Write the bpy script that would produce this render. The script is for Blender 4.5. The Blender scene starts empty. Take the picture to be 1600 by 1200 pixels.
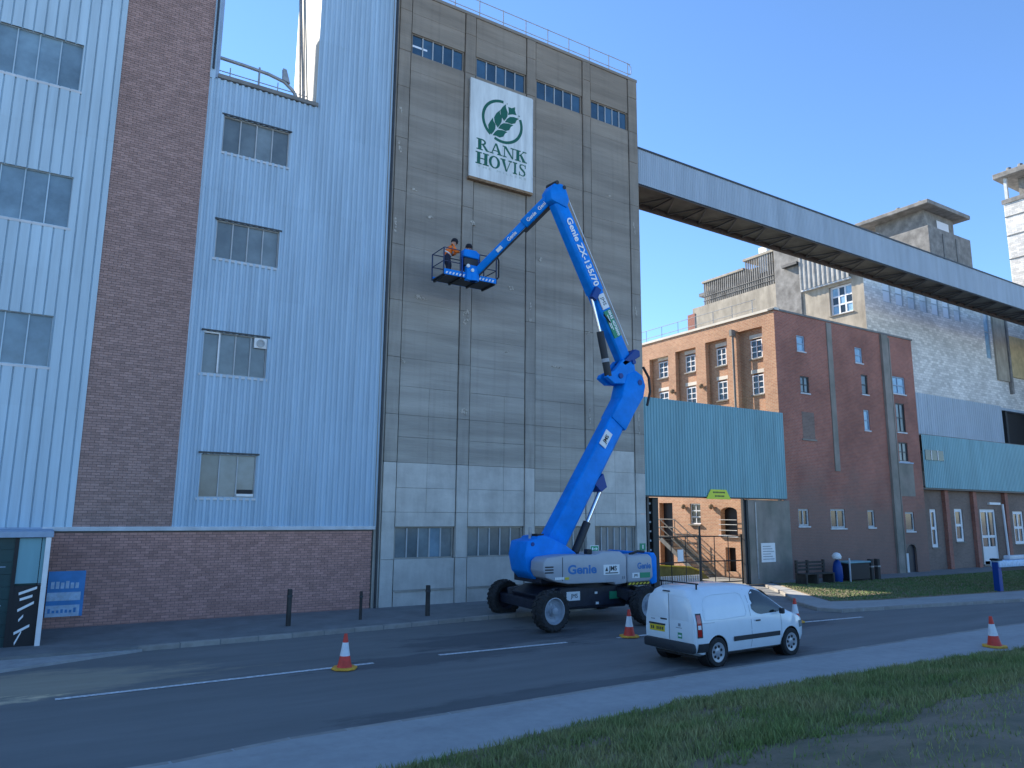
import bpy, bmesh, math, random
import numpy as np
from mathutils import Vector, Matrix
random.seed(7); rng = np.random.default_rng(7)
R = math.radians
scene = bpy.context.scene
COL = scene.collection

# ------------------------------------------------------------------ camera
cam_d = bpy.data.cameras.new('camera'); cam = bpy.data.objects.new('camera', cam_d); COL.objects.link(cam)
cam_d.sensor_width = 36.0; cam_d.lens = 36.0*1155/1600; cam_d.clip_end = 3000; cam_d.clip_start = .05
RM = ((0.84785768, 0.09758931, 0.52116569), (-0.53016118, 0.14091817, 0.83610478), (0.00815317, -0.98519967, 0.17121661))
cam.matrix_world = Matrix(((RM[0][0], -RM[0][1], -RM[0][2], 0), (RM[1][0], -RM[1][1], -RM[1][2], 0),
                           (RM[2][0], -RM[2][1], -RM[2][2], 3.3), (0, 0, 0, 1)))
scene.camera = cam

# ------------------------------------------------------------------ sky, sun, exposure
SUN_EL, SUN_AZ = R(32), R(-19)           # azimuth measured from +Y towards +X
w = bpy.data.worlds.new('World'); scene.world = w; w.use_nodes = True
nt = w.node_tree; bgn = nt.nodes['Background']
sky = nt.nodes.new('ShaderNodeTexSky'); sky.sky_type = 'NISHITA'; sky.sun_disc = False
sky.sun_elevation = SUN_EL; sky.sun_rotation = SUN_AZ
sky.air_density = 1.0; sky.dust_density = 0.0; sky.ozone_density = 7.5; sky.altitude = 0
nt.links.new(sky.outputs['Color'], bgn.inputs['Color']); bgn.inputs['Strength'].default_value = 0.14
sd = bpy.data.lights.new('sun', 'SUN'); sd.energy = 5.0; sd.angle = R(.55); sd.color = (1, .90, .76)
sun = bpy.data.objects.new('sun', sd); COL.objects.link(sun)
to_sun = Vector((math.sin(SUN_AZ)*math.cos(SUN_EL), math.cos(SUN_AZ)*math.cos(SUN_EL), math.sin(SUN_EL)))
sun.rotation_euler = (-to_sun).to_track_quat('-Z', 'Y').to_euler(); sun.location = (0, 0, 60)
vs = scene.view_settings
vs.view_transform = 'Standard'; vs.look = 'None'; vs.gamma = 1; vs.use_curve_mapping = False; vs.exposure = 1.1

# ------------------------------------------------------------------ materials
def mat(name, col, rough=.7, metal=0., var=0., scale=3., stretch=(1, 1, 1), bump=0., bscale=30., spec=.5, rand=0., var2=None, col2=None, thr=(.35, .65), emit=None, alpha=None, coat=0.):
    m = bpy.data.materials.new(name); m.use_nodes = True
    n = m.node_tree.nodes; l = m.node_tree.links; b = n['Principled BSDF']
    b.inputs['Roughness'].default_value = rough; b.inputs['Metallic'].default_value = metal
    b.inputs['Specular IOR Level'].default_value = spec; b.inputs['Coat Weight'].default_value = coat
    b.inputs['Base Color'].default_value = (*col, 1)
    geo = n.new('ShaderNodeNewGeometry'); cur = None
    def noise(sc, st, detail=6):
        mp = n.new('ShaderNodeMapping'); mp.inputs['Scale'].default_value = st
        l.new(geo.outputs['Position'], mp.inputs['Vector'])
        t = n.new('ShaderNodeTexNoise'); t.inputs['Scale'].default_value = sc; t.inputs['Detail'].default_value = detail
        t.inputs['Roughness'].default_value = .6
        l.new(mp.outputs['Vector'], t.inputs['Vector']); return t.outputs['Fac']
    def mixc(fac, a, bcol, blend='MIX'):
        x = n.new('ShaderNodeMix'); x.data_type = 'RGBA'; x.blend_type = blend
        for sock, v in ((x.inputs[0], fac), (x.inputs[6], a), (x.inputs[7], bcol)):
            if hasattr(v, 'is_linked') or hasattr(v, 'node'): l.new(v, sock)
            elif isinstance(v, (int, float)): sock.default_value = v
            else: sock.default_value = (*v, 1) if len(v) == 3 else v
        return x.outputs[2]
    def ramp(fac, lo, hi):
        r = n.new('ShaderNodeMapRange'); r.inputs[1].default_value = lo; r.inputs[2].default_value = hi
        l.new(fac, r.inputs[0]); return r.outputs[0]
    if var or col2:
        a = tuple(c*(1-var) for c in col); bb = col2 if col2 else tuple(min(1, c*(1+var)) for c in col)
        cur = mixc(ramp(noise(scale, stretch), *thr), a, bb)
    if var2:      # a second, differently stretched layer: (amount, scale, stretch)
        f = ramp(noise(var2[1], var2[2]), .35, .7)
        dark = n.new('ShaderNodeMix'); dark.data_type = 'RGBA'; dark.blend_type = 'MULTIPLY'
        l.new(f, dark.inputs[0])
        if cur: l.new(cur, dark.inputs[6])
        else: dark.inputs[6].default_value = (*col, 1)
        d = 1-var2[0]; dark.inputs[7].default_value = (d, d, d, 1); cur = dark.outputs[2]
    if rand:
        oi = n.new('ShaderNodeObjectInfo'); isl = geo.outputs['Random Per Island']
        ad = n.new('ShaderNodeMath'); ad.operation = 'ADD'; l.new(oi.outputs['Random'], ad.inputs[0]); l.new(isl, ad.inputs[1])
        fr = n.new('ShaderNodeMath'); fr.operation = 'FRACT'; l.new(ad.outputs[0], fr.inputs[0])
        mr = n.new('ShaderNodeMapRange'); mr.inputs[3].default_value = 1-rand; mr.inputs[4].default_value = 1+rand; l.new(fr.outputs[0], mr.inputs[0])
        x = n.new('ShaderNodeMix'); x.data_type = 'RGBA'; x.blend_type = 'MULTIPLY'; x.inputs[0].default_value = 1
        if cur: l.new(cur, x.inputs[6])
        else: x.inputs[6].default_value = (*col, 1)
        l.new(mr.outputs[0], x.inputs[7]); cur = x.outputs[2]
    if cur: l.new(cur, b.inputs['Base Color'])
    if bump:
        bp = n.new('ShaderNodeBump'); bp.inputs['Strength'].default_value = bump; bp.inputs['Distance'].default_value = .03
        l.new(noise(bscale, stretch, 4), bp.inputs['Height']); l.new(bp.outputs['Normal'], b.inputs['Normal'])
    if emit: b.inputs['Emission Color'].default_value = (*emit[0], 1); b.inputs['Emission Strength'].default_value = emit[1]
    return m

def brick_mat(name, c1, c2, mortar, bw=.225, bh=.075, stain=.3, stain_col=None, low=None):
    m = bpy.data.materials.new(name); m.use_nodes = True
    n = m.node_tree.nodes; l = m.node_tree.links; b = n['Principled BSDF']; b.inputs['Roughness'].default_value = .9
    geo = n.new('ShaderNodeNewGeometry'); sp = n.new('ShaderNodeSeparateXYZ'); l.new(geo.outputs['Position'], sp.inputs[0])
    ad = n.new('ShaderNodeMath'); ad.operation = 'ADD'; l.new(sp.outputs[0], ad.inputs[0]); l.new(sp.outputs[1], ad.inputs[1])
    cb = n.new('ShaderNodeCombineXYZ'); l.new(ad.outputs[0], cb.inputs[0]); l.new(sp.outputs[2], cb.inputs[1])
    t = n.new('ShaderNodeTexBrick'); l.new(cb.outputs[0], t.inputs['Vector'])
    t.inputs['Color1'].default_value = (*c1, 1); t.inputs['Color2'].default_value = (*c2, 1); t.inputs['Mortar'].default_value = (*mortar, 1)
    t.inputs['Scale'].default_value = 1; t.inputs['Mortar Size'].default_value = .009; t.inputs['Brick Width'].default_value = bw; t.inputs['Row Height'].default_value = bh
    no = n.new('ShaderNodeTexNoise'); no.inputs['Scale'].default_value = .55; no.inputs['Detail'].default_value = 8; l.new(geo.outputs['Position'], no.inputs['Vector'])
    mr = n.new('ShaderNodeMapRange'); mr.inputs[1].default_value = .38; mr.inputs[2].default_value = .68; l.new(no.outputs['Fac'], mr.inputs[0])
    x = n.new('ShaderNodeMix'); x.data_type = 'RGBA'; x.blend_type = 'MULTIPLY'; l.new(mr.outputs[0], x.inputs[0]); l.new(t.outputs['Color'], x.inputs[6])
    sc = stain_col or (1-stain, 1-stain, 1-stain); x.inputs[7].default_value = (*sc, 1)
    no2 = n.new('ShaderNodeTexNoise'); no2.inputs['Scale'].default_value = 9; no2.inputs['Detail'].default_value = 5; l.new(geo.outputs['Position'], no2.inputs['Vector'])
    mr2 = n.new('ShaderNodeMapRange'); mr2.inputs[3].default_value = .75; mr2.inputs[4].default_value = 1.25; l.new(no2.outputs['Fac'], mr2.inputs[0])
    x2 = n.new('ShaderNodeMix'); x2.data_type = 'RGBA'; x2.blend_type = 'MULTIPLY'; x2.inputs[0].default_value = 1; l.new(x.outputs[2], x2.inputs[6]); l.new(mr2.outputs[0], x2.inputs[7])
    out = x2.outputs[2]
    if low:      # grimy render-washed zone at the foot of the wall with a ragged upper edge
        nz = n.new('ShaderNodeTexNoise'); nz.inputs['Scale'].default_value = .5; nz.inputs['Detail'].default_value = 7; l.new(geo.outputs['Position'], nz.inputs['Vector'])
        ma = n.new('ShaderNodeMath'); ma.operation = 'MULTIPLY_ADD'; l.new(nz.outputs['Fac'], ma.inputs[0]); ma.inputs[1].default_value = -7; l.new(sp.outputs[2], ma.inputs[2])
        mz = n.new('ShaderNodeMapRange'); mz.inputs[1].default_value = low[0]-3.5-1.3; mz.inputs[2].default_value = low[0]-3.5+1.3; mz.inputs[3].default_value = .66; mz.inputs[4].default_value = 0; l.new(ma.outputs[0], mz.inputs[0])
        xl = n.new('ShaderNodeMix'); xl.data_type = 'RGBA'; l.new(mz.outputs[0], xl.inputs[0]); l.new(out, xl.inputs[6]); xl.inputs[7].default_value = (*low[1], 1); out = xl.outputs[2]
    l.new(out, b.inputs['Base Color'])
    bp = n.new('ShaderNodeBump'); bp.inputs['Strength'].default_value = .5; bp.inputs['Distance'].default_value = .012; bp.invert = True
    l.new(t.outputs['Fac'], bp.inputs['Height']); l.new(bp.outputs['Normal'], b.inputs['Normal'])
    return m

def conc_mat(name, k=1., stretch2=(.35, 1, 3.4)):
    m = mat(name, (.5, .5, .5), .9, var=.11, scale=.8, stretch=(.25, 1, 2.4), rand=.035, bump=.4, bscale=7, var2=(.30, .6, stretch2))
    n = m.node_tree.nodes; l = m.node_tree.links; b = n['Principled BSDF']; cur = b.inputs['Base Color'].links[0].from_socket
    geo = n.new('ShaderNodeNewGeometry'); sp = n.new('ShaderNodeSeparateXYZ'); l.new(geo.outputs['Position'], sp.inputs[0])
    no = n.new('ShaderNodeTexNoise'); no.inputs['Scale'].default_value = .35; no.inputs['Detail'].default_value = 8; l.new(geo.outputs['Position'], no.inputs['Vector'])
    ma = n.new('ShaderNodeMath'); ma.operation = 'MULTIPLY_ADD'; l.new(no.outputs['Fac'], ma.inputs[0]); ma.inputs[1].default_value = 7; l.new(sp.outputs[2], ma.inputs[2])
    mr = n.new('ShaderNodeMapRange'); mr.inputs[1].default_value = 3.5; mr.inputs[2].default_value = 27; l.new(ma.outputs[0], mr.inputs[0])
    cr = n.new('ShaderNodeValToRGB'); l.new(mr.outputs[0], cr.inputs[0]); e = cr.color_ramp.elements
    e[0].position = .1; e[0].color = (.86*k, .82*k, .72*k, 1); e[1].position = .95; e[1].color = (.64*k, .53*k, .41*k, 1)
    for p, c in ((.35, (.81, .77, .68)), (.55, (.67, .61, .52)), (.78, (.61, .545, .455))): x = e.new(p); x.color = (c[0]*k, c[1]*k, c[2]*k, 1)
    # fine vertical drip stains
    mp = n.new('ShaderNodeMapping'); mp.inputs['Scale'].default_value = (5, 1, .22); l.new(geo.outputs['Position'], mp.inputs['Vector'])
    nd = n.new('ShaderNodeTexNoise'); nd.inputs['Scale'].default_value = 1; nd.inputs['Detail'].default_value = 7; l.new(mp.outputs['Vector'], nd.inputs['Vector'])
    md = n.new('ShaderNodeMapRange'); md.inputs[1].default_value = .52; md.inputs[2].default_value = .72; md.inputs[3].default_value = 1; md.inputs[4].default_value = .90; l.new(nd.outputs['Fac'], md.inputs[0])
    for src in (cr.outputs[0], md.outputs[0]):
        x = n.new('ShaderNodeMix'); x.data_type = 'RGBA'; x.blend_type = 'MULTIPLY'; x.inputs[0].default_value = 1; l.new(cur, x.inputs[6]); l.new(src, x.inputs[7]); cur = x.outputs[2]
    l.new(cur, b.inputs['Base Color']); return m
def road_mat():
    m = mat('asphalt', (.18, .18, .17), .85, var=.10, scale=.4, stretch=(.3, 1.8, 1), bump=.2, bscale=70, var2=(.14, 1.6, (.25, 1.4, 1)))
    n = m.node_tree.nodes; l = m.node_tree.links; b = n['Principled BSDF']; cur = b.inputs['Base Color'].links[0].from_socket
    geo = n.new('ShaderNodeNewGeometry'); no = n.new('ShaderNodeTexNoise'); no.inputs['Scale'].default_value = 1.3; no.inputs['Detail'].default_value = 9; no.inputs['Roughness'].default_value = .68
    mp = n.new('ShaderNodeMapping'); mp.inputs['Scale'].default_value = (.55, 1.6, 1); l.new(geo.outputs['Position'], mp.inputs['Vector']); l.new(mp.outputs['Vector'], no.inputs['Vector'])
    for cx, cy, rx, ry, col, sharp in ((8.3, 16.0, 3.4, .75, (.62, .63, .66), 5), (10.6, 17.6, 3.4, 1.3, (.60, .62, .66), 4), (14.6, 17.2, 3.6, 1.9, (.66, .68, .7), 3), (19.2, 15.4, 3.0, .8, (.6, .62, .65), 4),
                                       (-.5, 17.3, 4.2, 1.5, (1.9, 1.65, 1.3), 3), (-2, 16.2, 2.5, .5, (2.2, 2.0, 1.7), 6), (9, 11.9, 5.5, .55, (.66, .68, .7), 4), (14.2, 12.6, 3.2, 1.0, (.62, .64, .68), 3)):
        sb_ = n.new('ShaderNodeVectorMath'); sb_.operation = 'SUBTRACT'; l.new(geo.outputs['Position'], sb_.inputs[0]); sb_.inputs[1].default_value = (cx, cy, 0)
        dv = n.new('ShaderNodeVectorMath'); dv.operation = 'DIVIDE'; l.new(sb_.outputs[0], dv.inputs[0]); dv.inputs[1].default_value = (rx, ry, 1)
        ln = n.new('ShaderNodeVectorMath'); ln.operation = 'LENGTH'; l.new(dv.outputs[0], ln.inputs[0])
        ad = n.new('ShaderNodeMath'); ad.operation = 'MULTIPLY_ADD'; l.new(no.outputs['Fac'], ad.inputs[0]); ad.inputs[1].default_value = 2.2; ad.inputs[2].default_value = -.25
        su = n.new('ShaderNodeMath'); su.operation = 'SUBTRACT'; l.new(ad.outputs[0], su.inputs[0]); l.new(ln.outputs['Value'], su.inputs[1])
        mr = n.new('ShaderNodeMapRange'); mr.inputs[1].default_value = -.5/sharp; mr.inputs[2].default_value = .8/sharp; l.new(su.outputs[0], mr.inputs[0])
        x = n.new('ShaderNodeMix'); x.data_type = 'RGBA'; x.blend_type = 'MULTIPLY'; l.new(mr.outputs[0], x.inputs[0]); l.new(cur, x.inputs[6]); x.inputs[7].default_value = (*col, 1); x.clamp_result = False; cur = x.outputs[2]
    l.new(cur, b.inputs['Base Color']); return m

M = {}
M['clad_l'] = mat('clad_pale_blue', (0.46, 0.61, 0.7), .55, var=.05, scale=.5, stretch=(2, 2, .4), rand=.03, var2=(.20, 1.3, (3, 3, .16)))
M['clad_r'] = mat('clad_blue', (0.43, 0.58, 0.7), .55, var=.05, scale=.5, stretch=(2, 2, .4), rand=.03, var2=(.20, 1.3, (3, 3, .16)))
M['clad_s'] = mat('clad_teal', (0.2, 0.41, 0.46), .5, var=.08, scale=.6, stretch=(2, 2, .4), rand=.03, var2=(.18, .9, (3, 3, .3)))
M['clad_b'] = mat('clad_bridge', (0.38, 0.46, 0.53), .5, var=.06, scale=.6, stretch=(2, 2, .4), rand=.03, var2=(.15, .9, (3, 3, .3)))
M['cream'] = mat('clad_cream', (.62, .58, .50), .7, var=.1, scale=1)
M['trim'] = mat('trim_pale', (.55, .58, .60), .6, var=.12, scale=2)
M['trim_b'] = mat('trim_blue', (.30, .40, .52), .6, var=.12, scale=2)
M['brick1'] = mat('brick_plum', (.52, .275, .225), .9, var=.10, scale=4, rand=.16, bump=.3, bscale=60, var2=(.12, .5, (1, 1, 1)))
M['brick2'] = mat('brick_grey_plum', (.38, .245, .215), .9, var=.08, scale=4, rand=.16, bump=.3, bscale=60, var2=(.10, .45, (1, 1, .4)))
M['mortar'] = mat('mortar', (0.17, 0.14, 0.125), .95, var=.15, scale=5)
M['conc'] = conc_mat('concrete_lifts')
M['conc_top'] = mat('concrete_brown', (0.285, 0.25, 0.21), .9, var=.10, scale=.8, stretch=(.25, 1, 2.4), rand=.03, bump=.35, bscale=7, var2=(.24, .6, (.35, 1, 3)))
M['conc_mid'] = mat('concrete_warm', (0.285, 0.272, 0.25), .9, var=.10, scale=.8, stretch=(.25, 1, 2.4), rand=.03, bump=.35, bscale=7, var2=(.24, .6, (.35, 1, 3)))
M['conc_pale'] = mat('concrete_washed', (0.56, 0.55, 0.505), .9, var=.10, scale=1.4, stretch=(.8, 1, 1.2), rand=.05, bump=.25, bscale=9, var2=(.18, 1.1, (2.5, 1, .5)))
M['conc_lo'] = mat('concrete_even', (.34, .335, .315), .9, var=.10, scale=.8, stretch=(.25, 1, 2.4), rand=.03, bump=.35, bscale=7, var2=(.26, .6, (.35, 1, 3.4)))
M['conc_pil'] = conc_mat('concrete_pier', .93, (3, 1, .5))
M['joint'] = mat('joint_dark', (.06, .06, .06), .95)
M['spall'] = mat('spall_pale', (.38, .35, .30), .95, var=.35, scale=14, thr=(.42, .58))
M['glass'] = mat('glass_grey', (.15, .185, .195), .2, var=.2, scale=1.5, spec=.6, rand=.3)
M['glass_b'] = mat('glass_blue', (.17, .26, .32), .18, var=.2, scale=1.5, spec=.6, rand=.2)
M['glass_n'] = mat('glass_navy', (.035, .085, .14), .12, var=.2, scale=1.5, spec=.6, rand=.25)
M['glass_d'] = mat('glass_dark', (.02, .028, .03), .1, spec=.6)
M['glass_sky'] = mat('glass_bright', (.25, .42, .55), .15, var=.2, scale=2, spec=.6)
M['steel_fr'] = mat('frame_pale', (.42, .45, .46), .6, var=.1, scale=4)
M['steel_dk'] = mat('steel_dark', (.035, .04, .045), .5, var=.2, scale=4)
M['galv'] = mat('steel_galvanised', (.34, .35, .35), .5, .4, var=.15, scale=6)
M['white'] = mat('white_paint', (.78, .79, .78), .5, var=.06, scale=3)
M['sign'] = mat('sign_board', (.70, .74, .72), .5, var=.10, scale=1.6, stretch=(2.5, 1, .4), var2=(.16, 1.4, (4, 1, .35)))
M['rust'] = mat('rusty_trim', (.25, .16, .09), .9, var=.4, scale=7)
M['green'] = mat('green_paint', (.0, .105, .062), .55, var=.06, scale=3)
M['green_faint'] = mat('green_faded', (.42, .50, .47), .6)
M['blue'] = mat('lift_blue', (.0, .235, .78), .5, var=.10, scale=2.2, spec=.2, var2=(.12, 3.5, (1, 1, 1)))
M['blue_d'] = mat('lift_blue_dark', (.0, .045, .24), .45, spec=.4)
M['railpaint'] = mat('rail_paint', (.01, .03, .09), .5)
M['cover'] = mat('cover_grey', (.36, .39, .43), .4, var=.05, scale=2, coat=.1)
M['navy'] = mat('chassis_navy', (.012, .016, .03), .5, var=.3, scale=5)
M['black'] = mat('black', (.012, .012, .014), .6)
M['rubber'] = mat('rubber', (.022, .023, .024), .85, var=.35, scale=9, bump=.3, bscale=40)
M['rim'] = mat('rim_grey', (.33, .37, .41), .5, var=.12, scale=6)
M['chrome'] = mat('chrome_rod', (.75, .76, .78), .18, 1.)
M['text_w'] = mat('lettering_white', (.85, .86, .86), .5)
M['text_b'] = mat('lettering_blue', (.02, .16, .42), .5)
M['text_k'] = mat('lettering_dark', (.02, .03, .04), .6)
M['sticker'] = mat('sticker_white', (.75, .78, .78), .45)
M['sticker_g'] = mat('sticker_green', (.02, .26, .13), .5)
M['yellow'] = mat('yellow', (.62, .50, .04), .6, var=.12, scale=10)
M['hivis'] = mat('hivis_orange', (1.0, .19, .015), .75, var=.10, scale=9, bump=.4, bscale=14)
M['tape'] = mat('reflective_tape', (.72, .74, .70), .35)
M['cloth'] = mat('trousers_navy', (.02, .026, .05), .9, var=.2, scale=9)
M['skin'] = mat('skin', (.50, .30, .22), .6)
M['hat'] = mat('hat_black', (.012, .013, .02), .9)
M['boot'] = mat('boot', (.05, .035, .025), .8)
M['van'] = mat('van_white', (.74, .80, .83), .28, var=.03, scale=2.5, spec=.5, coat=.4)
M['plastic'] = mat('plastic_dark', (.022, .026, .032), .6)
M['seam'] = mat('seam_grey', (.22, .25, .28), .6)
M['lamp_r'] = mat('lamp_red', (.45, .015, .015), .2, spec=.6, coat=.5)
M['plate'] = mat('plate_yellow', (.68, .50, .03), .4)
M['alloy'] = mat('wheel_trim', (.42, .44, .46), .35, .3)
M['cone_r'] = mat('cone_red', (.66, .05, .03), .55, var=.15, scale=8)
M['cone_w'] = mat('cone_white', (.72, .74, .75), .4, var=.08, scale=8)
M['cone_b'] = mat('cone_base', (.75, .38, .04), .7, var=.18, scale=9)
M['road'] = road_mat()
M['road_d'] = mat('asphalt_patch', (.088, .085, .08), .85, var=.18, scale=3, bump=.2, bscale=70)
M['road_p'] = mat('asphalt_dusty', (.24, .20, .155), .9, var=.15, scale=1.5, bump=.2, bscale=60)
M['pave'] = mat('pavement', (.20, .205, .20), .9, var=.12, scale=1.2, bump=.2, bscale=60, var2=(.15, 3, (1, 1, 1)))
M['path'] = mat('footpath', (0.36, 0.36, 0.345), .9, var=.08, scale=.8, stretch=(.5, 1.5, 1), bump=.2, bscale=70, var2=(.12, 5, (1, 1, 1)))
M['kerb'] = mat('kerb_stone', (.30, .28, .25), .9, var=.12, scale=4, rand=.12, bump=.2, bscale=40)
M['kerb_p'] = mat('kerb_pale', (.34, .34, .33), .9, var=.15, scale=3)
M['paint'] = mat('road_paint', (.62, .63, .62), .75, var=.28, scale=14, thr=(.4, .6))
M['soil'] = mat('soil', (.20, .17, .10), .95, var=.25, scale=1.3, bump=.5, bscale=25, col2=(.27, .20, .13))
M['ground'] = mat('ground', (0.4, 0.41, 0.41), .95, var=.2, scale=.3)
def grass_mat(name, c1, c2, c3):
    m = mat(name, c1, .85, col2=c2, scale=.9, thr=(.38, .62), rand=.35)
    return m
M['grass'] = grass_mat('grass_blades', (.19, .25, .07), (.33, .31, .13), None)
M['grass2'] = grass_mat('grass_verge', (.09, .18, .05), (.16, .19, .07), None)
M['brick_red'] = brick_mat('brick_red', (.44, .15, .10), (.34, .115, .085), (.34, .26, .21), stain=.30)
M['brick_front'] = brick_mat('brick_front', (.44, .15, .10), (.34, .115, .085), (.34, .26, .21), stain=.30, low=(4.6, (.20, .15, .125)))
M['brick_lit'] = brick_mat('brick_sunlit', (.55, .29, .165), (.44, .20, .11), (.55, .45, .33), stain=.22)  # side-wall copy of the mill brick, sunlit brightness put into its colour
M['brick_brown'] = brick_mat('brick_brown', (.25, .175, .14), (.20, .14, .115), (.25, .21, .18), stain=.25)
M['render'] = mat('render_grey', (.26, .25, .21), .9, var=.15, scale=.8, var2=(.25, .9, (2, 2, .5)), col2=(.33, .29, .25))
M['wpaint'] = brick_mat('silo_white', (.86, .84, .79), (.58, .57, .53), (.46, .45, .43), bw=.42, bh=.19, stain=.18)
M['wcream'] = mat('silo_cream', (.42, .37, .29), .9, var=.15, scale=1, var2=(.3, 1.2, (2, 2, .5)))
M['roofgrey'] = mat('roof_grey', (.20, .20, .19), .9, var=.2, scale=2)
M['hutgrey'] = mat('hut_concrete', (.26, .25, .23), .9, var=.25, scale=1.5, var2=(.3, 2, (1, 1, 1)))
M['hutpale'] = mat('hut_pale', (.38, .38, .36), .9, var=.2, scale=2, var2=(.3, 1.5, (3, 3, .4)))
M['winwhite'] = mat('window_white', (.70, .72, .74), .5)
M['doorgreen'] = mat('door_green', (.006, .05, .055), .45, var=.3, scale=1.2)
M['signblue'] = mat('sign_blue', (.06, .26, .58), .5, var=.1, scale=4)
M['signpale'] = mat('sign_pale', (.45, .60, .75), .5, var=.15, scale=8)
M['yellowgreen'] = mat('sign_yellow', (.62, .70, .04), .5)
M['gate'] = mat('gate_black', (.012, .02, .022), .55)
M['wood'] = mat('wood_dark', (.05, .045, .04), .85, var=.3, scale=6, stretch=(1, 1, .3))
M['moss'] = mat('ramp_olive', (.16, .14, .04), .9, var=.25, scale=3)

# ------------------------------------------------------------------ mesh helpers
class MB:
    def __init__(s): s.v = []; s.f = []
    def add(s, vs, fs):
        o = len(s.v); s.v += [tuple(p) for p in vs]; s.f += [tuple(i+o for i in f) for f in fs]; return s
    def box(s, x0, x1, y0, y1, z0, z1, T=None):
        vs = [(x, y, z) for z in (z0, z1) for y in (y0, y1) for x in (x0, x1)]
        if T: vs = [T(*p) for p in vs]
        return s.add(vs, [(0, 2, 3, 1), (4, 5, 7, 6), (0, 1, 5, 4), (2, 6, 7, 3), (0, 4, 6, 2), (1, 3, 7, 5)])
    def prism(s, poly, y0, y1, T=None):        # polygon in (x,z), extruded in y
        n = len(poly); vs = [(x, y0, z) for x, z in poly]+[(x, y1, z) for x, z in poly]
        if T: vs = [T(*p) for p in vs]
        return s.add(vs, [tuple(range(n)), tuple(range(2*n-1, n-1, -1))]+[(i, i+n, (i+1) % n+n, (i+1) % n) for i in range(n)])
    def loft(s, rings, cap=True, close=True):
        n = len(rings[0]); o = len(s.v)
        for r in rings: s.v += [tuple(p) for p in r]
        for k in range(len(rings)-1):
            for i in range(n if close else n-1):
                a = o+k*n+i; b = o+k*n+(i+1) % n; s.f.append((a, b, b+n, a+n))
        if cap: s.f.append(tuple(o+i for i in range(n))[::-1]); s.f.append(tuple(o+(len(rings)-1)*n+i for i in range(n)))
        return s
    def tube(s, p0, p1, r, r2=None, n=8):
        p0 = Vector(p0); p1 = Vector(p1); d = (p1-p0).normalized()
        a = d.orthogonal().normalized(); b = d.cross(a); r2 = r if r2 is None else r2
        ring = lambda c, q: [c+(a*math.cos(2*math.pi*i/n)+b*math.sin(2*math.pi*i/n))*q for i in range(n)]
        return s.loft([ring(p0, r), ring(p1, r2)])
    def path(s, pts, r, n=8):
        pts = [Vector(p) for p in pts]; rings = []
        a = None
        for i, p in enumerate(pts):
            d = ((pts[min(i+1, len(pts)-1)]-p)+(p-pts[max(i-1, 0)])).normalized()
            a = d.orthogonal().normalized() if a is None else (a-d*a.dot(d)).normalized()
            b = d.cross(a); q = r[i] if isinstance(r, (list, tuple)) else r
            rings.append([p+(a*math.cos(2*math.pi*k/n)+b*math.sin(2*math.pi*k/n))*q for k in range(n)])
        return s.loft(rings)
    def beam(s, p0, p1, up, prof0, prof1=None):  # prof: (side, up) pairs
        p0 = Vector(p0); p1 = Vector(p1); d = (p1-p0).normalized(); u = Vector(up); u = (u-d*u.dot(d)).normalized(); e = d.cross(u)
        prof1 = prof1 or prof0
        return s.loft([[p0+e*a+u*b for a, b in prof0], [p1+e*a+u*b for a, b in prof1]])
    def lathe(s, prof, c, ax, n=24, cap=True):           # prof: (radius, along axis)
        c = Vector(c); d = Vector(ax).normalized(); a = d.orthogonal().normalized(); b = d.cross(a)
        return s.loft([[c+d*h+(a*math.cos(2*math.pi*i/n)+b*math.sin(2*math.pi*i/n))*r for i in range(n)] for r, h in prof], cap)
    def mesh(s, name, org=(0, 0, 0)):
        me = bpy.data.meshes.new(name)
        me.from_pydata([(x-org[0], y-org[1], z-org[2]) for x, y, z in s.v], [], s.f); return me
    def build(s, name, m, parent=None, smooth=False, bevel=0., fix=True, seg=2):
        org = ORG.get(parent.name, (0, 0, 0)) if parent else (0, 0, 0)
        me = s.mesh(name, org); o = bpy.data.objects.new(name, me); COL.objects.link(o)
        if parent: o.parent = parent; ORG[o.name] = org
        me.materials.append(m)
        if fix or bevel:
            bm = bmesh.new(); bm.from_mesh(me)
            if bevel:
                bmesh.ops.remove_doubles(bm, verts=bm.verts, dist=1e-5)
                ed = [e for e in bm.edges if len(e.link_faces) == 2 and e.calc_face_angle(0) > R(35)]
                bmesh.ops.bevel(bm, geom=ed, offset=bevel, segments=seg, affect='EDGES', clamp_overlap=True, profile=.5)
            if fix: bmesh.ops.recalc_face_normals(bm, faces=bm.faces)
            bm.to_mesh(me); bm.free()
        if smooth: shade(me)
        return o
ORG = {}
def shade(me, ang=40):
    me.polygons.foreach_set('use_smooth', [True]*len(me.polygons))
    try: me.set_sharp_from_angle(angle=R(ang))
    except Exception: pass
def tag(o, label=None, cat=None, group=None, kind=None):
    for k, v in (('label', label), ('category', cat), ('group', group), ('kind', kind)):
        if v: o[k] = v
    return o
def thing(name, loc, label, cat, group=None):
    o = bpy.data.objects.new(name, None); COL.objects.link(o); o.location = loc; ORG[o.name] = tuple(loc)
    return tag(o, label, cat, group)
def inst(name, me, loc, parent=None, rot=None):     # shares mesh data; loc is a world point
    o = bpy.data.objects.new(name, me); COL.objects.link(o)
    if parent:
        o.parent = parent; g = ORG.get(parent.name, (0, 0, 0)); loc = tuple(a-b for a, b in zip(loc, g)); ORG[o.name] = g
    o.location = loc
    if rot: o.rotation_euler = rot
    return o
def FY(y0): return lambda u, o, z: (u, y0-o, z)              # wall facing -Y: (along, outward, up)
def FX(x0): return lambda u, o, z: (x0-o, -u, z)             # wall facing -X, u = -Y

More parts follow.
